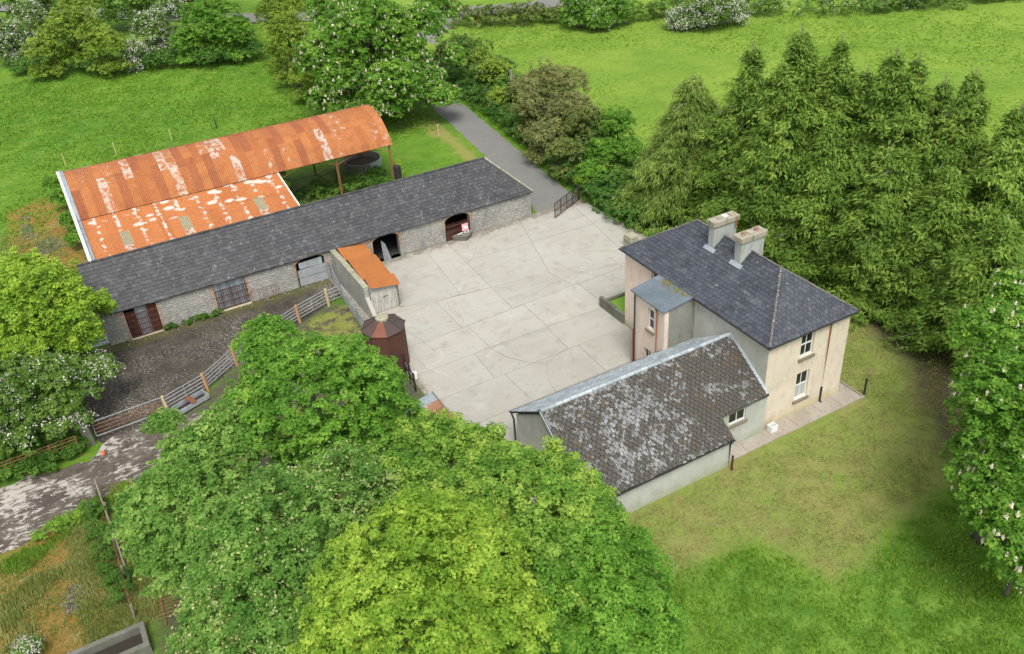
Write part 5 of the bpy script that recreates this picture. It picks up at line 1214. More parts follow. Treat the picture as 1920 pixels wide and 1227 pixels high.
def foliage(mounds, leaf=.2, clump=.42, dens=1.0, tilt=.7, sub=1.0, ysq=1.0, shoot=0):
    """mounds (x,y,z,r) -> clumps -> leaves"""
    m_ = mounds; cnt = np.maximum(4, (sub*2.7*(m_[:, 3]/clump)**2).astype(int)); idx = np.repeat(np.arange(len(m_)), cnt)
    d = sph(len(idx)); d[:, 2] = np.where(d[:, 2] < -.25, -d[:, 2], d[:, 2])
    c = m_[idx, :3]+d*(m_[idx, 3]*rng.uniform(.62, 1.22, len(idx)))[:, None]*np.array([1, 1, .85*ysq])
    mt = rng.uniform(0, 1, len(m_))[idx]
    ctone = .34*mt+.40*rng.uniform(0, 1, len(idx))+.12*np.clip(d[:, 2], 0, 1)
    if shoot:
        ns = int(len(c)*shoot); j = rng.integers(0, len(c), ns); extra = []
        up = np.zeros((ns, 3)); up[:, 2] = 1; dd = unit(d[j]*.5+up)
        for s_ in (.35, .7, 1.0): extra.append(c[j]+dd*clump*2.0*s_)
        c = np.vstack([c]+extra); d = np.vstack([d]+[dd]*3); ctone = np.concatenate([ctone]+[ctone[j]*.5+.5*(s2) for s2 in (.5, .75, 1.0)])
    nl_ = max(6, int(dens*5.2*(clump/leaf)**2)); k = np.repeat(np.arange(len(c)), nl_)
    od = unit(d[k]*.9+np.array([0, 0, .5])); e = sph(len(k)); e = e*np.sign((e*od).sum(1, keepdims=True))
    e = unit(e*.9+od*.35)
    cs = clump*rng.uniform(.75, 1.2, len(c))[k]
    P_ = c[k]+e*(cs*rng.uniform(.55, 1.05, len(k)))[:, None]*np.array([1, 1, .75])
    N_ = e*tilt+np.array([0, 0, .65])+rng.normal(size=e.shape)*.38
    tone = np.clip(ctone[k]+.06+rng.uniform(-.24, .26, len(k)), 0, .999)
    return leaf_cards(P_, N_, np.full(len(k), leaf), tone)
def trunk(parent, base, top, r0, limbs, mat='bark', spread=2.5):
    base, top = Vector(base), Vector(top); m_ = base.lerp(top, .5)+Vector((random.uniform(-.3, .3), random.uniform(-.3, .3), 0))
    MB().tube([base-Vector((0, 0, .2)), base+(m_-base)*.15, m_, top], [r0*1.35, r0, r0*.72, r0*.28], 9).build('trunk', mat, parent, smooth=True)
    mb = MB()
    for i in range(limbs):
        s_ = base.lerp(top, random.uniform(.3, .8)); a = i*2.4+random.random(); d = Vector((math.cos(a), math.sin(a), random.uniform(.35, .8)))*spread*random.uniform(.7, 1)
        mb.tube([s_, s_+d*.5+Vector((0, 0, -.1)), s_+d], [r0*.35, r0*.2, r0*.06], 6)
    (setp(mb.build('limbs', mat, parent, smooth=True), kind='stuff') if limbs else None)
def merge(parts):
    V, Fq, T = [], [], []; o = 0
    for v, f, t in parts: V.append(v); Fq.append(f+o); T.append(t); o += len(v)
    return np.vstack(V), np.vstack(Fq), np.concatenate(T)
NL = 0
def add_crown(parent, parts, mat, name='crown'):
    global NL
    V, Fq, T = merge(parts); NL += len(Fq)
    return mesh_np(name, V, Fq, T, mat, parent)
def blossoms(parent, mounds, n, size, mat, up=.3, cluster=5, name='blossom', candle=False, sun=.2):
    j = rng.integers(0, len(mounds), n); d = sph(n); d[:, 2] = np.where(d[:, 2] < -sun, -d[:, 2], d[:, 2])
    c = mounds[j, :3]+d*(mounds[j, 3]*rng.uniform(.98, 1.14, n)+.28)[:, None]*np.array([1, 1, .85])
    if candle:
        parts = []
        for h in range(4):
            parts.append(leaf_cards(c+np.array([0, 0, .07*h]), d+rng.normal(size=d.shape)*.6+np.array([0, 0, .2]), np.full(n, size*(1-.17*h)), rng.uniform(0, 1, n), .9))
    else:
        k = np.repeat(np.arange(n), cluster); p = c[k]+rng.normal(size=(len(k), 3))*size*1.6
        parts = [leaf_cards(p, d[k]+rng.normal(size=(len(k), 3))*.5+np.array([0, 0, .5]), np.full(len(k), size), rng.uniform(0, 1, len(k)), 1.0)]
    o = add_crown(parent, parts, mat, name); setp(o, kind='stuff'); return o
def tree(name, label, ell_px, mat, leaf=.2, clump=.42, dens=1.0, mound=.3, group=None, cat='tree', base=None, r0=.28, limbs=7, sub=1.0, shoot=0, bl=None, k_m=1.0, bark='bark', bot=-.35, extra=None, skirt=False):
    """ell_px: lobes as (px, py, z, rh, rv)"""
    ell = []
    for (x, y, z, rh, rv) in ell_px: p = G(x, y, z); ell.append((p.x, p.y, z, rh, rv))
    if skirt: ell += [(x, y, max(.8, rh*.42), rh*.95, max(1.0, rh*.45)) for (x, y, z, rh, rv) in ell[:4]]
    c = ell[0]; bx, by = base or (c[0], c[1])
    t = thing(name, label, cat, (bx, by, 0), group)
    mo = crown_pts(ell, mound, k_m, bot)
    mo = mo[mo[:, 2] > .3]
    add_crown(t, [foliage(mo, leaf, clump, dens, sub=sub, shoot=shoot)], mat)
    trunk(t, (bx, by, 0), (c[0], c[1], c[2]+c[4]*.4), r0, limbs, bark, c[3]*.75)
    if bl: blossoms(t, mo, *bl[:3], **bl[3])
    return t, mo
# foreground sycamores
gS = 'sycamores in front of the yard'
tree('sycamore_tree', 'dense rounded mid green sycamore beside the rusty bin and cattle pen', [(585, 745, 8.0, 4.2, 2.9), (702, 728, 5.8, 1.6, 1.8), (740, 800, 5.4, 1.9, 1.9), (640, 860, 6, 3.2, 2.4), (500, 640, 9, 1.6, 1.3), (700, 860, 5.2, 2.4, 1.8)], 'lf_syc', .145, .36, mound=.27, group=gS, r0=.35)
tree('sycamore_tree', 'leftmost sycamore spreading over the muddy track', [(365, 930, 6.5, 3.2, 2.6), (310, 980, 5.5, 2.2, 2.4), (430, 840, 7.2, 2.4, 1.9), (310, 800, 4.5, 1.0, .8), (340, 1060, 4.5, 2.0, 1.6), (275, 960, 4.6, 1.1, 1.3), (410, 1020, 5.5, 2.2, 2.0), (470, 760, 7.5, 1.5, 1.2)], 'lf_syc_blos', .14, .35, mound=.28, group=gS, r0=.3, shoot=.03)
tree('sycamore_tree', 'blue green sycamore dotted with pale flower tassels, centre of the near clump', [(540, 1040, 8.0, 3.7, 3.1), (450, 1140, 6.0, 2.2, 2.6), (640, 940, 7.5, 2.6, 2.1), (430, 1220, 5.0, 2.2, 2.2), (620, 1180, 6.5, 2.6, 2.4)], 'lf_syc_blos', .13, .33, mound=.26, group=gS, r0=.35, bl=(2600, .085, 'tassel', dict(cluster=3)))
tree('sycamore_tree', 'bright yellow green sycamore at the bottom centre nearest the camera', [(790, 1110, 9.5, 3.7, 3.1), (700, 1200, 8.2, 2.6, 2.4), (900, 1190, 8.3, 2.4, 2.4), (840, 1020, 8.4, 2.2, 1.7), (610, 1150, 6.6, 1.4, 1.6)], 'lf_syc_yel', .125, .32, mound=.25, group=gS, r0=.35)
tree('sycamore_tree', 'lime tipped sycamore in front of the mossy roof of the wing', [(1010, 975, 7.6, 3.1, 2.4), (930, 930, 7.0, 2.5, 1.9), (1075, 1020, 6.6, 2.3, 2.1), (1010, 1090, 7.0, 2.6, 2.2), (1030, 895, 6.8, 1.3, 1.2), (900, 1030, 7.0, 2.4, 2.0), (1120, 985, 6.0, 1.3, 1.2)], 'lf_syc_tip', .14, .36, mound=.27, group=gS, r0=.32, shoot=.06)
tree('sycamore_tree', 'young shooting sycamore with upright pale tips at the middle of the clump', [(800, 872, 6.6, 2.6, 1.8), (880, 870, 6.2, 2.0, 1.5), (720, 930, 6.5, 2.2, 1.6), (800, 980, 6.3, 2.4, 1.6)], 'lf_syc_tip', .14, .34, mound=.26, group=gS, r0=.24, shoot=.10)
tree('sycamore_tree', 'dark green sycamore leaning over the lawn at the lower right of the clump', [(1110, 1120, 6.5, 3.2, 2.7), (1170, 1050, 5.0, 1.3, 1.7), (1000, 1180, 6.2, 2.6, 2.4), (1180, 1200, 5.0, 2.3, 2.2), (1060, 1240, 5.5, 2.6, 2.0)], 'lf_syc', .13, .34, mound=.27, group=gS, r0=.3)
# left edge
tree('sycamore_tree', 'bright lime green sycamore at the left edge before the slate roof', [(70, 560, 6.0, 2.9, 2.1), (140, 590, 5.0, 2.2, 1.6), (10, 610, 5.6, 2.6, 2.2), (30, 520, 6.6, 1.8, 1.5), (200, 580, 3.8, .6, .9), (60, 650, 4.2, 2.4, 1.8), (150, 640, 3.6, 1.6, 1.3), (0, 680, 4, 2.2, 1.8)], 'lf_lime', .15, .38, mound=.28, r0=.25, shoot=.06)
_, mo = tree('hawthorn_tree', 'hawthorn with white blossom at the left edge beside the field gate', [(105, 735, 3.0, 2.6, 2.1), (30, 740, 3.4, 2.4, 2.3), (185, 700, 2.8, 1.4, 1.1), (50, 800, 2.2, 2.2, 1.6), (-40, 790, 3, 2.6, 2.4), (130, 790, 1.8, 1.3, 1.0), (120, 690, 2.2, 2.2, 1.8)], 'lf_hedge', .155, .32, mound=.27, r0=.18, bl=(800, .085, 'blossom', dict(cluster=7)))
tree('ivy_bank', 'ivy and bramble bank below the rusty rail fence at the left edge', [(60, 868, .4, 1.8, .9), (140, 838, .4, .9, .7), (-20, 880, .5, 2.0, 1.1), (110, 850, .3, 1.1, .6), (30, 850, .6, 1.6, 1.1)], 'lf_nettle', .13, .25, mound=.3, cat='bank', limbs=0, r0=.03)
# right edge chestnut
tree('horse_chestnut', 'horse chestnut with cream flower candles at the right edge over the lawn', [(1910, 800, 7.0, 3.0, 3.6), (1850, 900, 5.2, 1.5, 1.8), (1880, 640, 7.4, 2.2, 1.9), (1840, 740, 5.6, 1.5, 1.7), (1905, 1010, 5.0, 1.5, 1.7), (1890, 940, 5.5, 2.0, 2.4), (1930, 1040, 3.6, 1.8, 1.8), (1915, 960, 3.6, 2.4, 2.4), (1880, 860, 4.0, 2.4, 2.6), (1990, 900, 6.5, 3.0, 3.4), (1900, 720, 6.6, 2.4, 2.6), (1900, 560, 7.6, 1.5, 1.6)], 'lf_chest', .17, .38, mound=.28, r0=.4, bl=(620, .18, 'candle', dict(candle=True)))
tree('pink_hawthorn', 'small pink flowered hawthorn under the chestnut at the lower right edge', [(1915, 1030, 3.0, 1.0, 1.0), (1930, 1080, 2.5, 1.0, 1.0)], 'lf_hedge', .13, .28, mound=.35, r0=.1, bl=(160, .08, 'candle', dict(cluster=6)))
# upper left group
tree('field_maple', 'tall yellow green maple in the top left hedge', [(135, 60, 4.8, 4.0, 3.4), (80, 100, 3.4, 2.4, 2.2), (200, 90, 3.6, 2.6, 2.4), (150, 10, 6.0, 2.8, 2.4)], 'lf_maple', .26, .5, dens=.8, mound=.3, skirt=True)
tree('hawthorn_tree', 'white flowering hawthorn at the far top left corner', [(25, 80, 3.0, 2.8, 2.8), (-30, 60, 3.5, 3.0, 3.2), (55, 30, 4.5, 2.4, 2.2)], 'lf_hedge', .22, .45, dens=.8, mound=.3, bl=(1500, .15, 'blossom', dict(cluster=6, sun=.5)), skirt=True)
tree('hawthorn_tree', 'white flowering hawthorn between the yellow maple and the dark ash', [(285, 60, 3.4, 2.6, 2.8), (320, 25, 4.2, 2.6, 2.4), (250, 100, 2.2, 1.6, 1.6)], 'lf_hedge', .22, .45, dens=.8, mound=.3, bl=(1500, .15, 'blossom', dict(cluster=6, sun=.5)), skirt=True)
tree('ash_tree', 'broad dark green tree right of the white hawthorn in the top left hedge', [(395, 45, 4.6, 4.0, 3.4), (350, 80, 3.0, 2.2, 2.2), (440, 70, 3.2, 2.4, 2.4), (420, -10, 6, 3.2, 2.8)], 'lf_chest', .26, .5, dens=.8, mound=.28, skirt=True)
tree('hedge_bush', 'low dark hedge bushes below the top left trees', [(300, 115, 1.0, 2.4, 1.4), (400, 108, 1.0, 2.8, 1.5), (470, 95, 1.2, 2.2, 1.6), (60, 125, .8, 2.6, 1.2), (180, 122, .8, 2.8, 1.2)], 'lf_ivy', .22, .4, dens=.8, mound=.32, cat='bush', r0=.08)
tree('distant_tree', 'grey green tree at the very top left beyond the road', [(60, 0, 4, 4.5, 3.5), (230, 5, 4, 4.5, 3.4), (-60, 30, 4, 4, 3.4)], 'lf_hedge', .32, .6, dens=.7, mound=.3, skirt=True)
tree('distant_tree', 'dull green thorn tree at the top behind the ash and willowy tree', [(380, -25, 4, 4.5, 3.4), (520, -30, 4, 4.5, 3.4), (300, -10, 3.5, 3.5, 3)], 'lf_olive', .30, .55, dens=.7, mound=.3, skirt=True)
# the big chestnut group
tree('weeping_tree', 'paler willowy green tree left of the big flowering chestnut', [(545, 90, 4.8, 3.0, 4.2), (520, 40, 6.2, 2.6, 3.0), (575, 140, 3.2, 2.0, 2.4), (560, 10, 7.0, 2.8, 2.6)], 'lf_maple', .20, .42, dens=.85, mound=.26, extra=0, skirt=True)
tree('horse_chestnut', 'large horse chestnut covered in cream candles behind the round roof', [(690, 70, 8.0, 4.8, 4.4), (650, 150, 4.6, 3.0, 3.0), (740, 170, 4.0, 3.4, 3.0), (640, 30, 9.0, 4.0, 3.4), (800, 155, 3.2, 2.5, 2.1), (828, 185, 2.6, 2.0, 1.7), (745, 120, 5.0, 3.6, 3.2), (610, 190, 2.6, 2.0, 1.8), (845, 110, 4.2, 1.6, 1.8), (780, 60, 7.5, 3.4, 3.0), (725, 205, 2.4, 2.4, 1.6), (820, 20, 8.0, 2.6, 2.6), (690, 200, 1.8, 4.2, 1.8), (600, 120, 6.0, 2.6, 3.0), (690, 120, 5.0, 4.2, 3.6)], 'lf_chest', .25, .50, mound=.24, k_m=1.25, r0=.5, bl=(2400, .25, 'candle', dict(candle=True)))
# hedge along the lane and shrubs
def lump_run(pts, w, h, n, zj=.4):
    P_ = []
    for _ in range(n):
        i = random.randrange(len(pts)-1); t = random.random(); a, b = pts[i], pts[i+1]
        x, y = a[0]+(b[0]-a[0])*t, a[1]+(b[1]-a[1])*t; r_ = random.uniform(.5, 1.0)*h*.45
        P_.append((x+random.uniform(-w, w), y+random.uniform(-w, w), max(.2, random.uniform(.25, 1)*h-r_*.6), r_))
    return np.array(P_)
def hedge(name, label, pts, w, h, n, mat, leaf=.16, clump=.34, dens=.9, bl=None, group=None, cat='hedge', sub=.8):
    t = thing(name, label, cat, (pts[0][0], pts[0][1], 0), group); mo = lump_run(pts, w, h, n)
    add_crown(t, [foliage(mo, leaf, clump, dens, sub=sub)], mat, 'foliage')
    if bl: blossoms(t, mo, *bl[:3], **bl[3])
    mb = MB()
    for i in range(0, n, 6): p = mo[i]; mb.tube([(p[0], p[1], -.1), (p[0], p[1], p[2])], [.05, .02], 5)
    setp(mb.build('stems', 'bark', t), kind='stuff')
    return t
hedge('lane_hedge', 'ivy covered bank on the right side of the lane above the yard', [(9.4, 24.2), (9.8, 29), (10.3, 33), (11.0, 38), (11.7, 44), (12.4, 50), (13.0, 57), (13.4, 66), (15.5, 74)], 1.3, 1.9, 400, 'lf_ivy', .17, .36, dens=.9)
hedge('bramble_hedge', 'tangled bramble and hawthorn hedge on top of the lane bank', [(12.0, 26), (12.8, 34), (14.2, 42), (15.2, 50), (15.8, 58), (16.5, 68), (18.5, 76)], 2.3, 2.7, 420, 'lf_hedge', .22, .42, dens=.85)
tree('lane_shrub', 'yellow green and white flowering shrub beside the utility post', [(925, 140, 2.6, 1.8, 2.0), (900, 115, 2.4, 1.2, 1.6), (935, 185, 1.6, 1.4, 1.2)], 'lf_maple', .2, .4, mound=.32, cat='shrub', r0=.1, bl=(60, .1, 'blossom', dict(cluster=5)), skirt=True)
tree('blackthorn_tree', 'sparse brownish tree in the hedge right of the utility post', [(1040, 170, 3.8, 3.6, 2.6), (1000, 210, 3.0, 2.2, 2.0), (1070, 220, 3.0, 2.6, 2.2), (1020, 260, 2.4, 2.0, 1.6), (985, 170, 3, 1.6, 1.6)], 'lf_brown', .19, .36, dens=.62, mound=.3, cat='tree', r0=.15, bark='bark_pale', shoot=.05, skirt=True)
tree('olive_thorn', 'olive green thorn tree below the brownish tree by the lane', [(1100, 240, 3.0, 2.2, 2.0), (1060, 290, 2.4, 1.8, 1.4)], 'lf_olive', .16, .36, dens=.8, mound=.3, r0=.12, skirt=True)
tree('elder_shrub', 'bright green elder between the olive thorn and the drooping cypress', [(1155, 240, 3.2, 1.9, 1.9), (1130, 290, 2.4, 1.6, 1.6), (1180, 290, 2.4, 1.5, 1.6), (1110, 330, 1.6, 1.4, 1.4)], 'lf_chest', .17, .36, mound=.32, cat='shrub', r0=.12, skirt=True)
tree('golden_bush', 'small bright yellow green bush behind the open iron gate', [(1090, 338, 1.3, .65, .7)], 'lf_lime', .13, .25, mound=.4, cat='bush', r0=.05, limbs=3)
hedge('roadside_hedge', 'rough green hedge along the country road at the top of the picture', [tuple(G(*p))[:2] for p in ((860, 48), (950, 46), (1060, 40))], 1.5, 2.4, 90, 'lf_olive', .24, .5, .8)
tree('hedge_tree', 'round dark green bush with white blossom at the top hedge left of the hawthorn', [(1085, 15, 2.6, 2.6, 2.6), (1120, 35, 1.6, 2.0, 1.4), (1150, 15, 2.4, 2.6, 2.2)], 'lf_chest', .26, .5, dens=.8, mound=.3, bl=(300, .12, 'blossom', dict(cluster=5)), skirt=True)
tree('hawthorn_tree', 'white flowering hawthorn in the middle of the top hedge', [(1330, 18, 2.4, 3.4, 2.2), (1280, 35, 1.4, 2.2, 1.4), (1370, 22, 1.6, 2.4, 1.6)], 'lf_hedge', .22, .45, dens=.8, mound=.3, bl=(1700, .14, 'blossom', dict(cluster=6, sun=.5)), skirt=True)
def pxl(*p): return [tuple(G(*q))[:2] for q in p]
hedge('field_hedge', 'green field hedge at the top right edge of the pasture', pxl((1380, 28), (1600, 25), (1800, 8), (1990, -12)), 1.6, 2.6, 170, 'lf_hedge', .25, .5, .8, bl=(500, .12, 'blossom', dict(cluster=4)))
hedge('field_hedge', 'green field hedge at the top between round bush and white hawthorn', pxl((1150, 45), (1230, 35), (1300, 25)), 1.5, 2.2, 60, 'lf_hedge', .25, .5, .8)
hedge('far_hedge', 'dark tree line beyond the road at the very top', pxl((1100, -35), (1500, -45), (1950, -70)), 3, 5, 90, 'lf_hedge', .36, .7, .7)
hedge('far_hedge', 'dark tree line beyond the road above the lane', pxl((560, -60), (800, -60), (1000, -55)), 3, 5, 60, 'lf_hedge', .36, .7, .7)
tree('weed_patch', 'bushes and nettles growing against the left gable of the hay barn', [(115, 375, 1.2, 1.0, 1.2), (135, 420, 1.0, .9, 1.1), (100, 350, 1.2, .9, 1.2), (145, 450, .8, .9, .9)], 'lf_chest', .16, .32, mound=.35, cat='bush', r0=.05)
hedge('nettle_bed', 'bed of nettles and brambles under the open hay barn roof', [(-13.4, 40.6), (-11, 40.5), (-8, 41.5), (-5.5, 43), (-4.6, 46), (-8, 46.5), (-12, 45.5)], 1.8, .85, 210, 'lf_nettle', .17, .3, .9, cat='weeds')
tree('sapling', 'bright sapling sprouting at the corner of lean-to and round roof', [(524, 335, 3.1, .40, .75), (530, 350, 2.3, .4, .6)], 'lf_lime', .14, .25, mound=.5, cat='sapling', r0=.03, limbs=2)
tree('ivy_plant', 'bright ivy climbing the black pipe at the hay barn corner', [(745, 312, 1.5, .28, .6), (748, 328, .8, .3, .5)], 'lf_lime', .12, .2, mound=.5, cat='plant', r0=.02, limbs=1)
tree('wall_fern', 'green leafy plant growing out of the stone barn wall', [(930, 405, .35, .35, .38), (930, 390, 1.0, .25, .4)], 'lf_nettle', .11, .18, mound=.5, cat='plant', r0=.02, limbs=1, base=(-.75, 31.1))
tree('wallflower', 'yellowish tuft growing on the stone barn wall right of the fern', [(951, 391, 1.0, .38, .28)], 'lf_lime', .09, .16, mound=.5, cat='plant', r0=.02, limbs=1, base=(.2, 31.1))
hedge('wall_weeds', 'green weeds along the foot of the barn between the two grilles', [(-26.8, 30.95), (-24.5, 30.9), (-23.2, 30.8)], .2, .35, 26, 'lf_nettle', .10, .18, .9, cat='weeds')
hedge('scrub', 'scrubby bushes along the old wire fence at the lower left', [(-33.9, 7), (-34.1, 10), (-34.2, 13), (-34.3, 15.5)], .5, .9, 46, 'lf_nettle', .12, .24, .9, cat='scrub')
hedge('scrub', 'bright green weeds at the edge of the muddy track at the lower left', pxl((70, 1015), (120, 985), (150, 975)), .35, .5, 26, 'lf_grass', .10, .2, .9, cat='scrub')
tree('elder_bush', 'white flowered elder bush at the bottom left corner', [(50, 1222, .6, .7, .6)], 'lf_hedge', .10, .2, mound=.4, cat='bush', r0=.03, bl=(120, .05, 'blossom', dict(cluster=5)))

# conifers
def conifer(label, px, py, h, R, mat='lf_con', weep=False, group=None, n_br=None, leader=True, spray=.42):
    h = h+(1.0 if leader else 0); tp = G(px, py-12, h); bx, by = tp.x, tp.y
    t = thing('weeping_cypress' if weep else 'cypress_tree', label, 'tree', (bx, by, 0), group)
    MB().tube([(bx, by, -.2), (bx, by, h*.4), (bx, by, h*.98)], [.38, .24, .03], 9).build('trunk', 'bark', t, smooth=True)
    nb = n_br or int(h*R*7.2); zz = h*(1-rng.uniform(0, 1, nb)**.86*.93); az = rng.uniform(0, 2*np.pi, nb)
    rel = (h-zz)/h; prof = R*np.clip(1.42*rel**.74*(1-.25*rel**3), .05, 1.2)*(1+.16*np.sin(az*2+bx)+.10*np.sin(zz*1.9+az*3+by))
    L = prof*rng.uniform(.55, 1.22, nb)
    tone_b = rng.uniform(0, 1, nb); parts = []; mb = MB()
    ns = np.maximum(5, (L*(7 if weep else 6.0)).astype(int)); idx = np.repeat(np.arange(nb), ns)
    s_ = rng.uniform(.30, 1.0, len(idx))**.75
    dirs = np.stack([np.cos(az), np.sin(az)], 1)
    lat = rng.normal(size=len(idx))*.30*(L[idx]*.45+.25)*s_
    up_ = (.35 if not weep else .55)
    x = bx+dirs[idx, 0]*L[idx]*s_-dirs[idx, 1]*lat; y = by+dirs[idx, 1]*L[idx]*s_+dirs[idx, 0]*lat
    z = zz[idx]+L[idx]*(up_*s_-(.60 if not weep else .85)*s_**2)-np.abs(lat)*.35-rng.uniform(0, .28, len(idx))
    ok = z > .35
    idx, x, y, z, s_ = idx[ok], x[ok], y[ok], z[ok], s_[ok]
    c = np.stack([x, y, z], 1); n = len(c); k_ = 10 if weep else 11; j = np.repeat(np.arange(n), k_)
    out = np.stack([dirs[idx, 0], dirs[idx, 1], np.zeros(n)], 1)
    down = np.array([0, 0, -1.25 if weep else -.45])
    dv = out[j]*(.55 if weep else .8)+down+rng.normal(size=(len(j), 3))*(.33 if weep else .55)
    dv = unit(dv); off = c[j]+rng.normal(size=(len(j), 3))*np.array([.19, .19, .13])+dv*.1
    nn = unit(out[j]*.55+np.array([0, 0, .8])+rng.normal(size=(len(j), 3))*.45)
    tone = np.clip(.34*tone_b[idx][j]+.16+.30*rng.uniform(0, 1, n)[j]+rng.uniform(-.1, .28, len(j)), 0, .999)
    parts.append(leaf_cards(off, nn, np.full(len(j), .29 if not weep else .34), tone, aspect=.26 if weep else .44, direc=dv))
    add_crown(t, parts, mat)
    for i in rng.integers(0, nb, 26):
        d = Vector((dirs[i, 0], dirs[i, 1], 0)); b0 = Vector((bx, by, zz[i])); l = L[i]
        mb.tube([b0, b0+d*l*.5+Vector((0, 0, l*(up_*.5-.15))), b0+d*l*.92+Vector((0, 0, l*(up_*.92-.5)))], [.05, .035, .015], 5)
    setp(mb.build('branches', 'bark_pale', t), kind='stuff')
    if leader:
        mb = MB().tube([(bx, by, h*.85), (bx+.05, by, h-.1), (bx+.12, by+.05, h+.65)], [.07, .035, .008], 5)
        for i in range(30):
            a = i*2.4; z0 = h-1.6+i*.07; l = .75*(1-i/36); mb.tube([(bx+.04, by, z0), (bx+.04+math.cos(a)*l, by+math.sin(a)*l, z0+l*.55)], [.015, .006], 4)
        setp(mb.build('bare_leader', 'twig', t), kind='stuff')
    return t
gC = 'cypress row behind the farmhouse'
conifer('drooping yellow green cypress at the yard corner, leftmost of the conifers', 1300, 150, 11.5, 4.3, 'lf_con_weep', True, gC, leader=False)
for lab, px, py, h, R in (
    ('slender cypress just right of the drooping one', 1412, 100, 13.5, 3.3), ('tallest cypress with a bare twiggy top, left half of the row', 1503, 72, 15.5, 3.9),
    ('cypress with bare top close right of the tallest one', 1577, 92, 14.8, 3.6), ('cypress with thin bare leader in the middle of the row', 1680, 112, 14.2, 3.8),
    ('cypress sharing the twin bare tops right of the row middle', 1722, 128, 14.0, 3.7), ('cypress with leaning bare leader near the right edge', 1828, 155, 13.6, 3.9),
    ('cypress cut by the right edge of the picture', 1915, 215, 13.0, 3.9), ('cypress standing low before the row, over the dark mud', 1790, 330, 10.5, 3.6),
    ('squat cypress close behind the second chimney', 1560, 250, 11.0, 3.5), ('bushy cypress filling the gap behind the first chimney', 1450, 230, 10.2, 3.3), ('bushy cypress over the lawn right of the house', 1690, 300, 10.6, 3.7)):
    conifer(lab, px, py, h, R, group=gC, leader=(py < 220))
conifer('thin ragged cypress leaning between the tallest tree and the middle of the row', 1625, 150, 12.2, 3.0, group=gC)
conifer('thin ragged cypress behind the gap near the right edge', 1772, 165, 12.0, 3.0, group=gC)
conifer('cypress low at the right edge above the chestnut', 1890, 420, 9.5, 3.3, group=gC, leader=False)
hedge('under_hedge', 'dark undergrowth at the foot of the cypress row beside the yard corner', [(10.3, 24.6), (11.6, 22), (13.4, 17), (15, 12), (16.5, 6)], .8, 1.6, 60, 'lf_ivy', .18, .36, .9)

hedge('wall_foot_weeds', 'small weeds sprouting along the yard edge below the dark board fence', [(-14.75, 13.8), (-14.8, 10), (-14.75, 6)], .12, .22, 22, 'lf_nettle', .09, .14, .9, cat='weeds')
# loose stones and flaking at the foot of the barn and the track edge
mb = MB()
for i in range(420):
    t_ = random.random()
    if t_ < .45: x, y, z0 = random.uniform(-30, 3), 31.1-abs(random.gauss(0, .25)), .03
    elif t_ < .75: p = G(random.uniform(0, 260), random.uniform(905, 1010)); x, y, z0 = p.x, p.y, .02
    else: x, y, z0 = -15.0+random.gauss(0, .5), random.uniform(18, 27), .01
    s_ = random.uniform(.02, .07)
    vs = [(x+math.cos(a)*s_*random.uniform(.6, 1.2), y+math.sin(a)*s_*random.uniform(.6, 1.2), z0) for a in (0, 1.26, 2.5, 3.77, 5.03)]+[(x, y, z0+s_*.6)]
    mb.add(vs, [(0, 1, 5), (1, 2, 5), (2, 3, 5), (3, 4, 5), (4, 0, 5)])
setp(mb.build('rubble', 'stone'), 'scattered stones and rubble at the wall foot and on the track', 'rubble', kind='stuff')
# ------------------------------------------------------------------ grass blades as ground cover
def grass(name, n, region, hmin, hmax, mat, w=.035, z0=0.0, lean=.5, blades=3):
    P_ = region(n); n = len(P_); k = np.repeat(np.arange(n), blades); b = P_[k]+rng.normal(size=(len(k), 2))*.06
    a = rng.uniform(0, 2*np.pi, len(k)); h = rng.uniform(hmin, hmax, n)[k]*rng.uniform(.7, 1.1, len(k)); l = h*lean*rng.uniform(.2, 1, len(k))
    W_ = w*rng.uniform(.7, 1.4, len(k))
    side = np.stack([-np.sin(a), np.cos(a)], 1)*W_[:, None]*1.5; d = np.stack([np.cos(a), np.sin(a)], 1)
    zz = np.full((len(k), 1), z0)
    v0 = np.hstack([b-side, zz]); v1 = np.hstack([b+side, zz]); v2 = np.hstack([b+d*l[:, None], zz+h[:, None]])
    V = np.stack([v0, v1, v2], 1).reshape(-1, 3); tn = rng.uniform(0, 1, n)[k]*.6+rng.uniform(0, .4, len(k))
    global NL; NL += len(k)
    o = mesh_np(name, V, np.arange(3*len(k)).reshape(-1, 3), tn, mat); return setp(o, kind='stuff')
def in_poly(poly, blocks=(), soft=.9):
    poly = np.array(poly); lo, hi = poly.min(0), poly.max(0)
    def f(n):
        P_ = rng.uniform(lo, hi, (n*3, 2)); sd0 = sdist(P_, poly); ok = sd0 > rng.uniform(-.1, soft, len(P_))**1
        for b_ in blocks: ok &= ~((P_[:, 0] > b_[0]) & (P_[:, 0] < b_[2]) & (P_[:, 1] > b_[1]) & (P_[:, 1] < b_[3]))
        # clumpy
        q = np.sin(P_[:, 0]*1.7+np.sin(P_[:, 1]*1.3)*2)*np.sin(P_[:, 1]*2.1+np.sin(P_[:, 0]*.9)*2); ok &= rng.uniform(-.9, 1, len(P_)) < q+.35
        return P_[ok][:n]
    return f
HB = (-12.9, -1.75, 6.99, 16.2)
near_poly = [(-17, -14), (-12.5, -5), *pxpoly([(1425, 1015), (1500, 1052), (1564, 1090), (1621, 1062), (1678, 980), (1764, 920), (1850, 850)]), (18, -6), (18, -22), (0, -28), (-20, -22)]
setp(grass('lush_grass', 46000, in_poly(near_poly), .07, .20, 'lf_grass', .022), 'lush uncut grass at the lower right corner', 'grass')
setp(grass('mown_grass', 40000, in_poly(LAWN, [HB]), .03, .08, 'lf_dry', .018), 'patchy dry mown grass beside the farmhouse', 'grass')
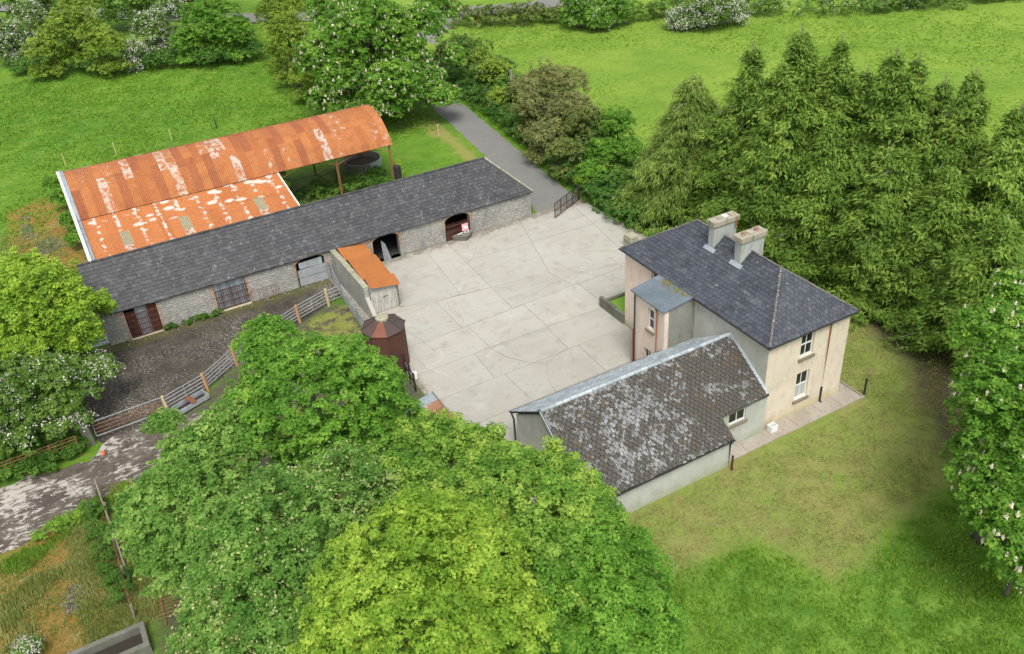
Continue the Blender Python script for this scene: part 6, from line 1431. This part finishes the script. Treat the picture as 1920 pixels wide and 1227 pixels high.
setp(grass('rough_grass', 5200, in_poly(pxpoly([(0, 1130), (60, 1080), (190, 1040), (215, 1060), (110, 1090), (60, 1140), (90, 1227), (0, 1227)])), .15, .45, 'lf_dry', .02), 'tussocks of dry grass on the mossy ground at the lower left', 'grass')
setp(grass('verge_grass', 16000, in_poly([(-36, 4.9), (-33.2, 4.9), (-31.3, 7), (-30.8, 15), (-33.2, 16.4), (-33.5, 14.8), (-36, 14)]), .08, .30, 'lf_dry', .018), 'rough verge grass beside the wire fence', 'grass')
setp(grass('track_edge_grass', 7000, in_poly(pxpoly([(0, 1075), (0, 1050), (90, 1010), (190, 945), (235, 900), (265, 900), (250, 960), (190, 970), (100, 1030), (40, 1080)])), .10, .32, 'lf_grass', .02), 'green grass along the near edge of the muddy track', 'grass')
setp(grass('lane_verge_grass', 14000, in_poly([(8.5, 30.5), (10.2, 30.5), (12.5, 44), (13, 57), (11.2, 57), (10.2, 46)]), .08, .26, 'lf_grass', .03), 'grass verge on the right of the lane', 'grass')
setp(grass('barn_weeds', 4200, in_poly([(-39, 37), (-30.4, 36.6), (-30.4, 54), (-38, 56)], soft=2.5), .06, .22, 'lf_dry', .03), 'rough weeds left of the hay barn', 'grass')
setp(grass('rush_tufts', 2600, in_poly(MOSS1, soft=1.5), .06, .22, 'lf_dry', .02, blades=4), 'thin pale tufts scattered over the orange moss at the lower left', 'grass')
def sparse(lo, hi, ok_poly=None):
    def f(n):
        P_ = rng.uniform(lo, hi, (n*2, 2)); q = np.sin(P_[:, 0]*.5+np.sin(P_[:, 1]*.37)*2)*np.sin(P_[:, 1]*.6+np.sin(P_[:, 0]*.31)*2)+.6*np.sin(P_[:, 0]*1.9+P_[:, 1])*np.sin(P_[:, 1]*2.3-P_[:, 0]*.7)
        return P_[rng.uniform(-1.2, 1.2, len(P_)) < q+.1][:n]
    return f
setp(grass('meadow_grass', 34000, sparse((-48, 54), (6, 104)), .08, .22, 'lf_grass', .05, lean=.9), 'tufts of meadow grass across the field behind the hay barn', 'grass')
setp(grass('pasture_grass', 38000, sparse((18.5, -4), (90, 92)), .06, .17, 'lf_pasture', .06, lean=1.0), 'short tufts across the yellow green pasture behind the cypresses', 'grass')

print('leaf faces', NL)
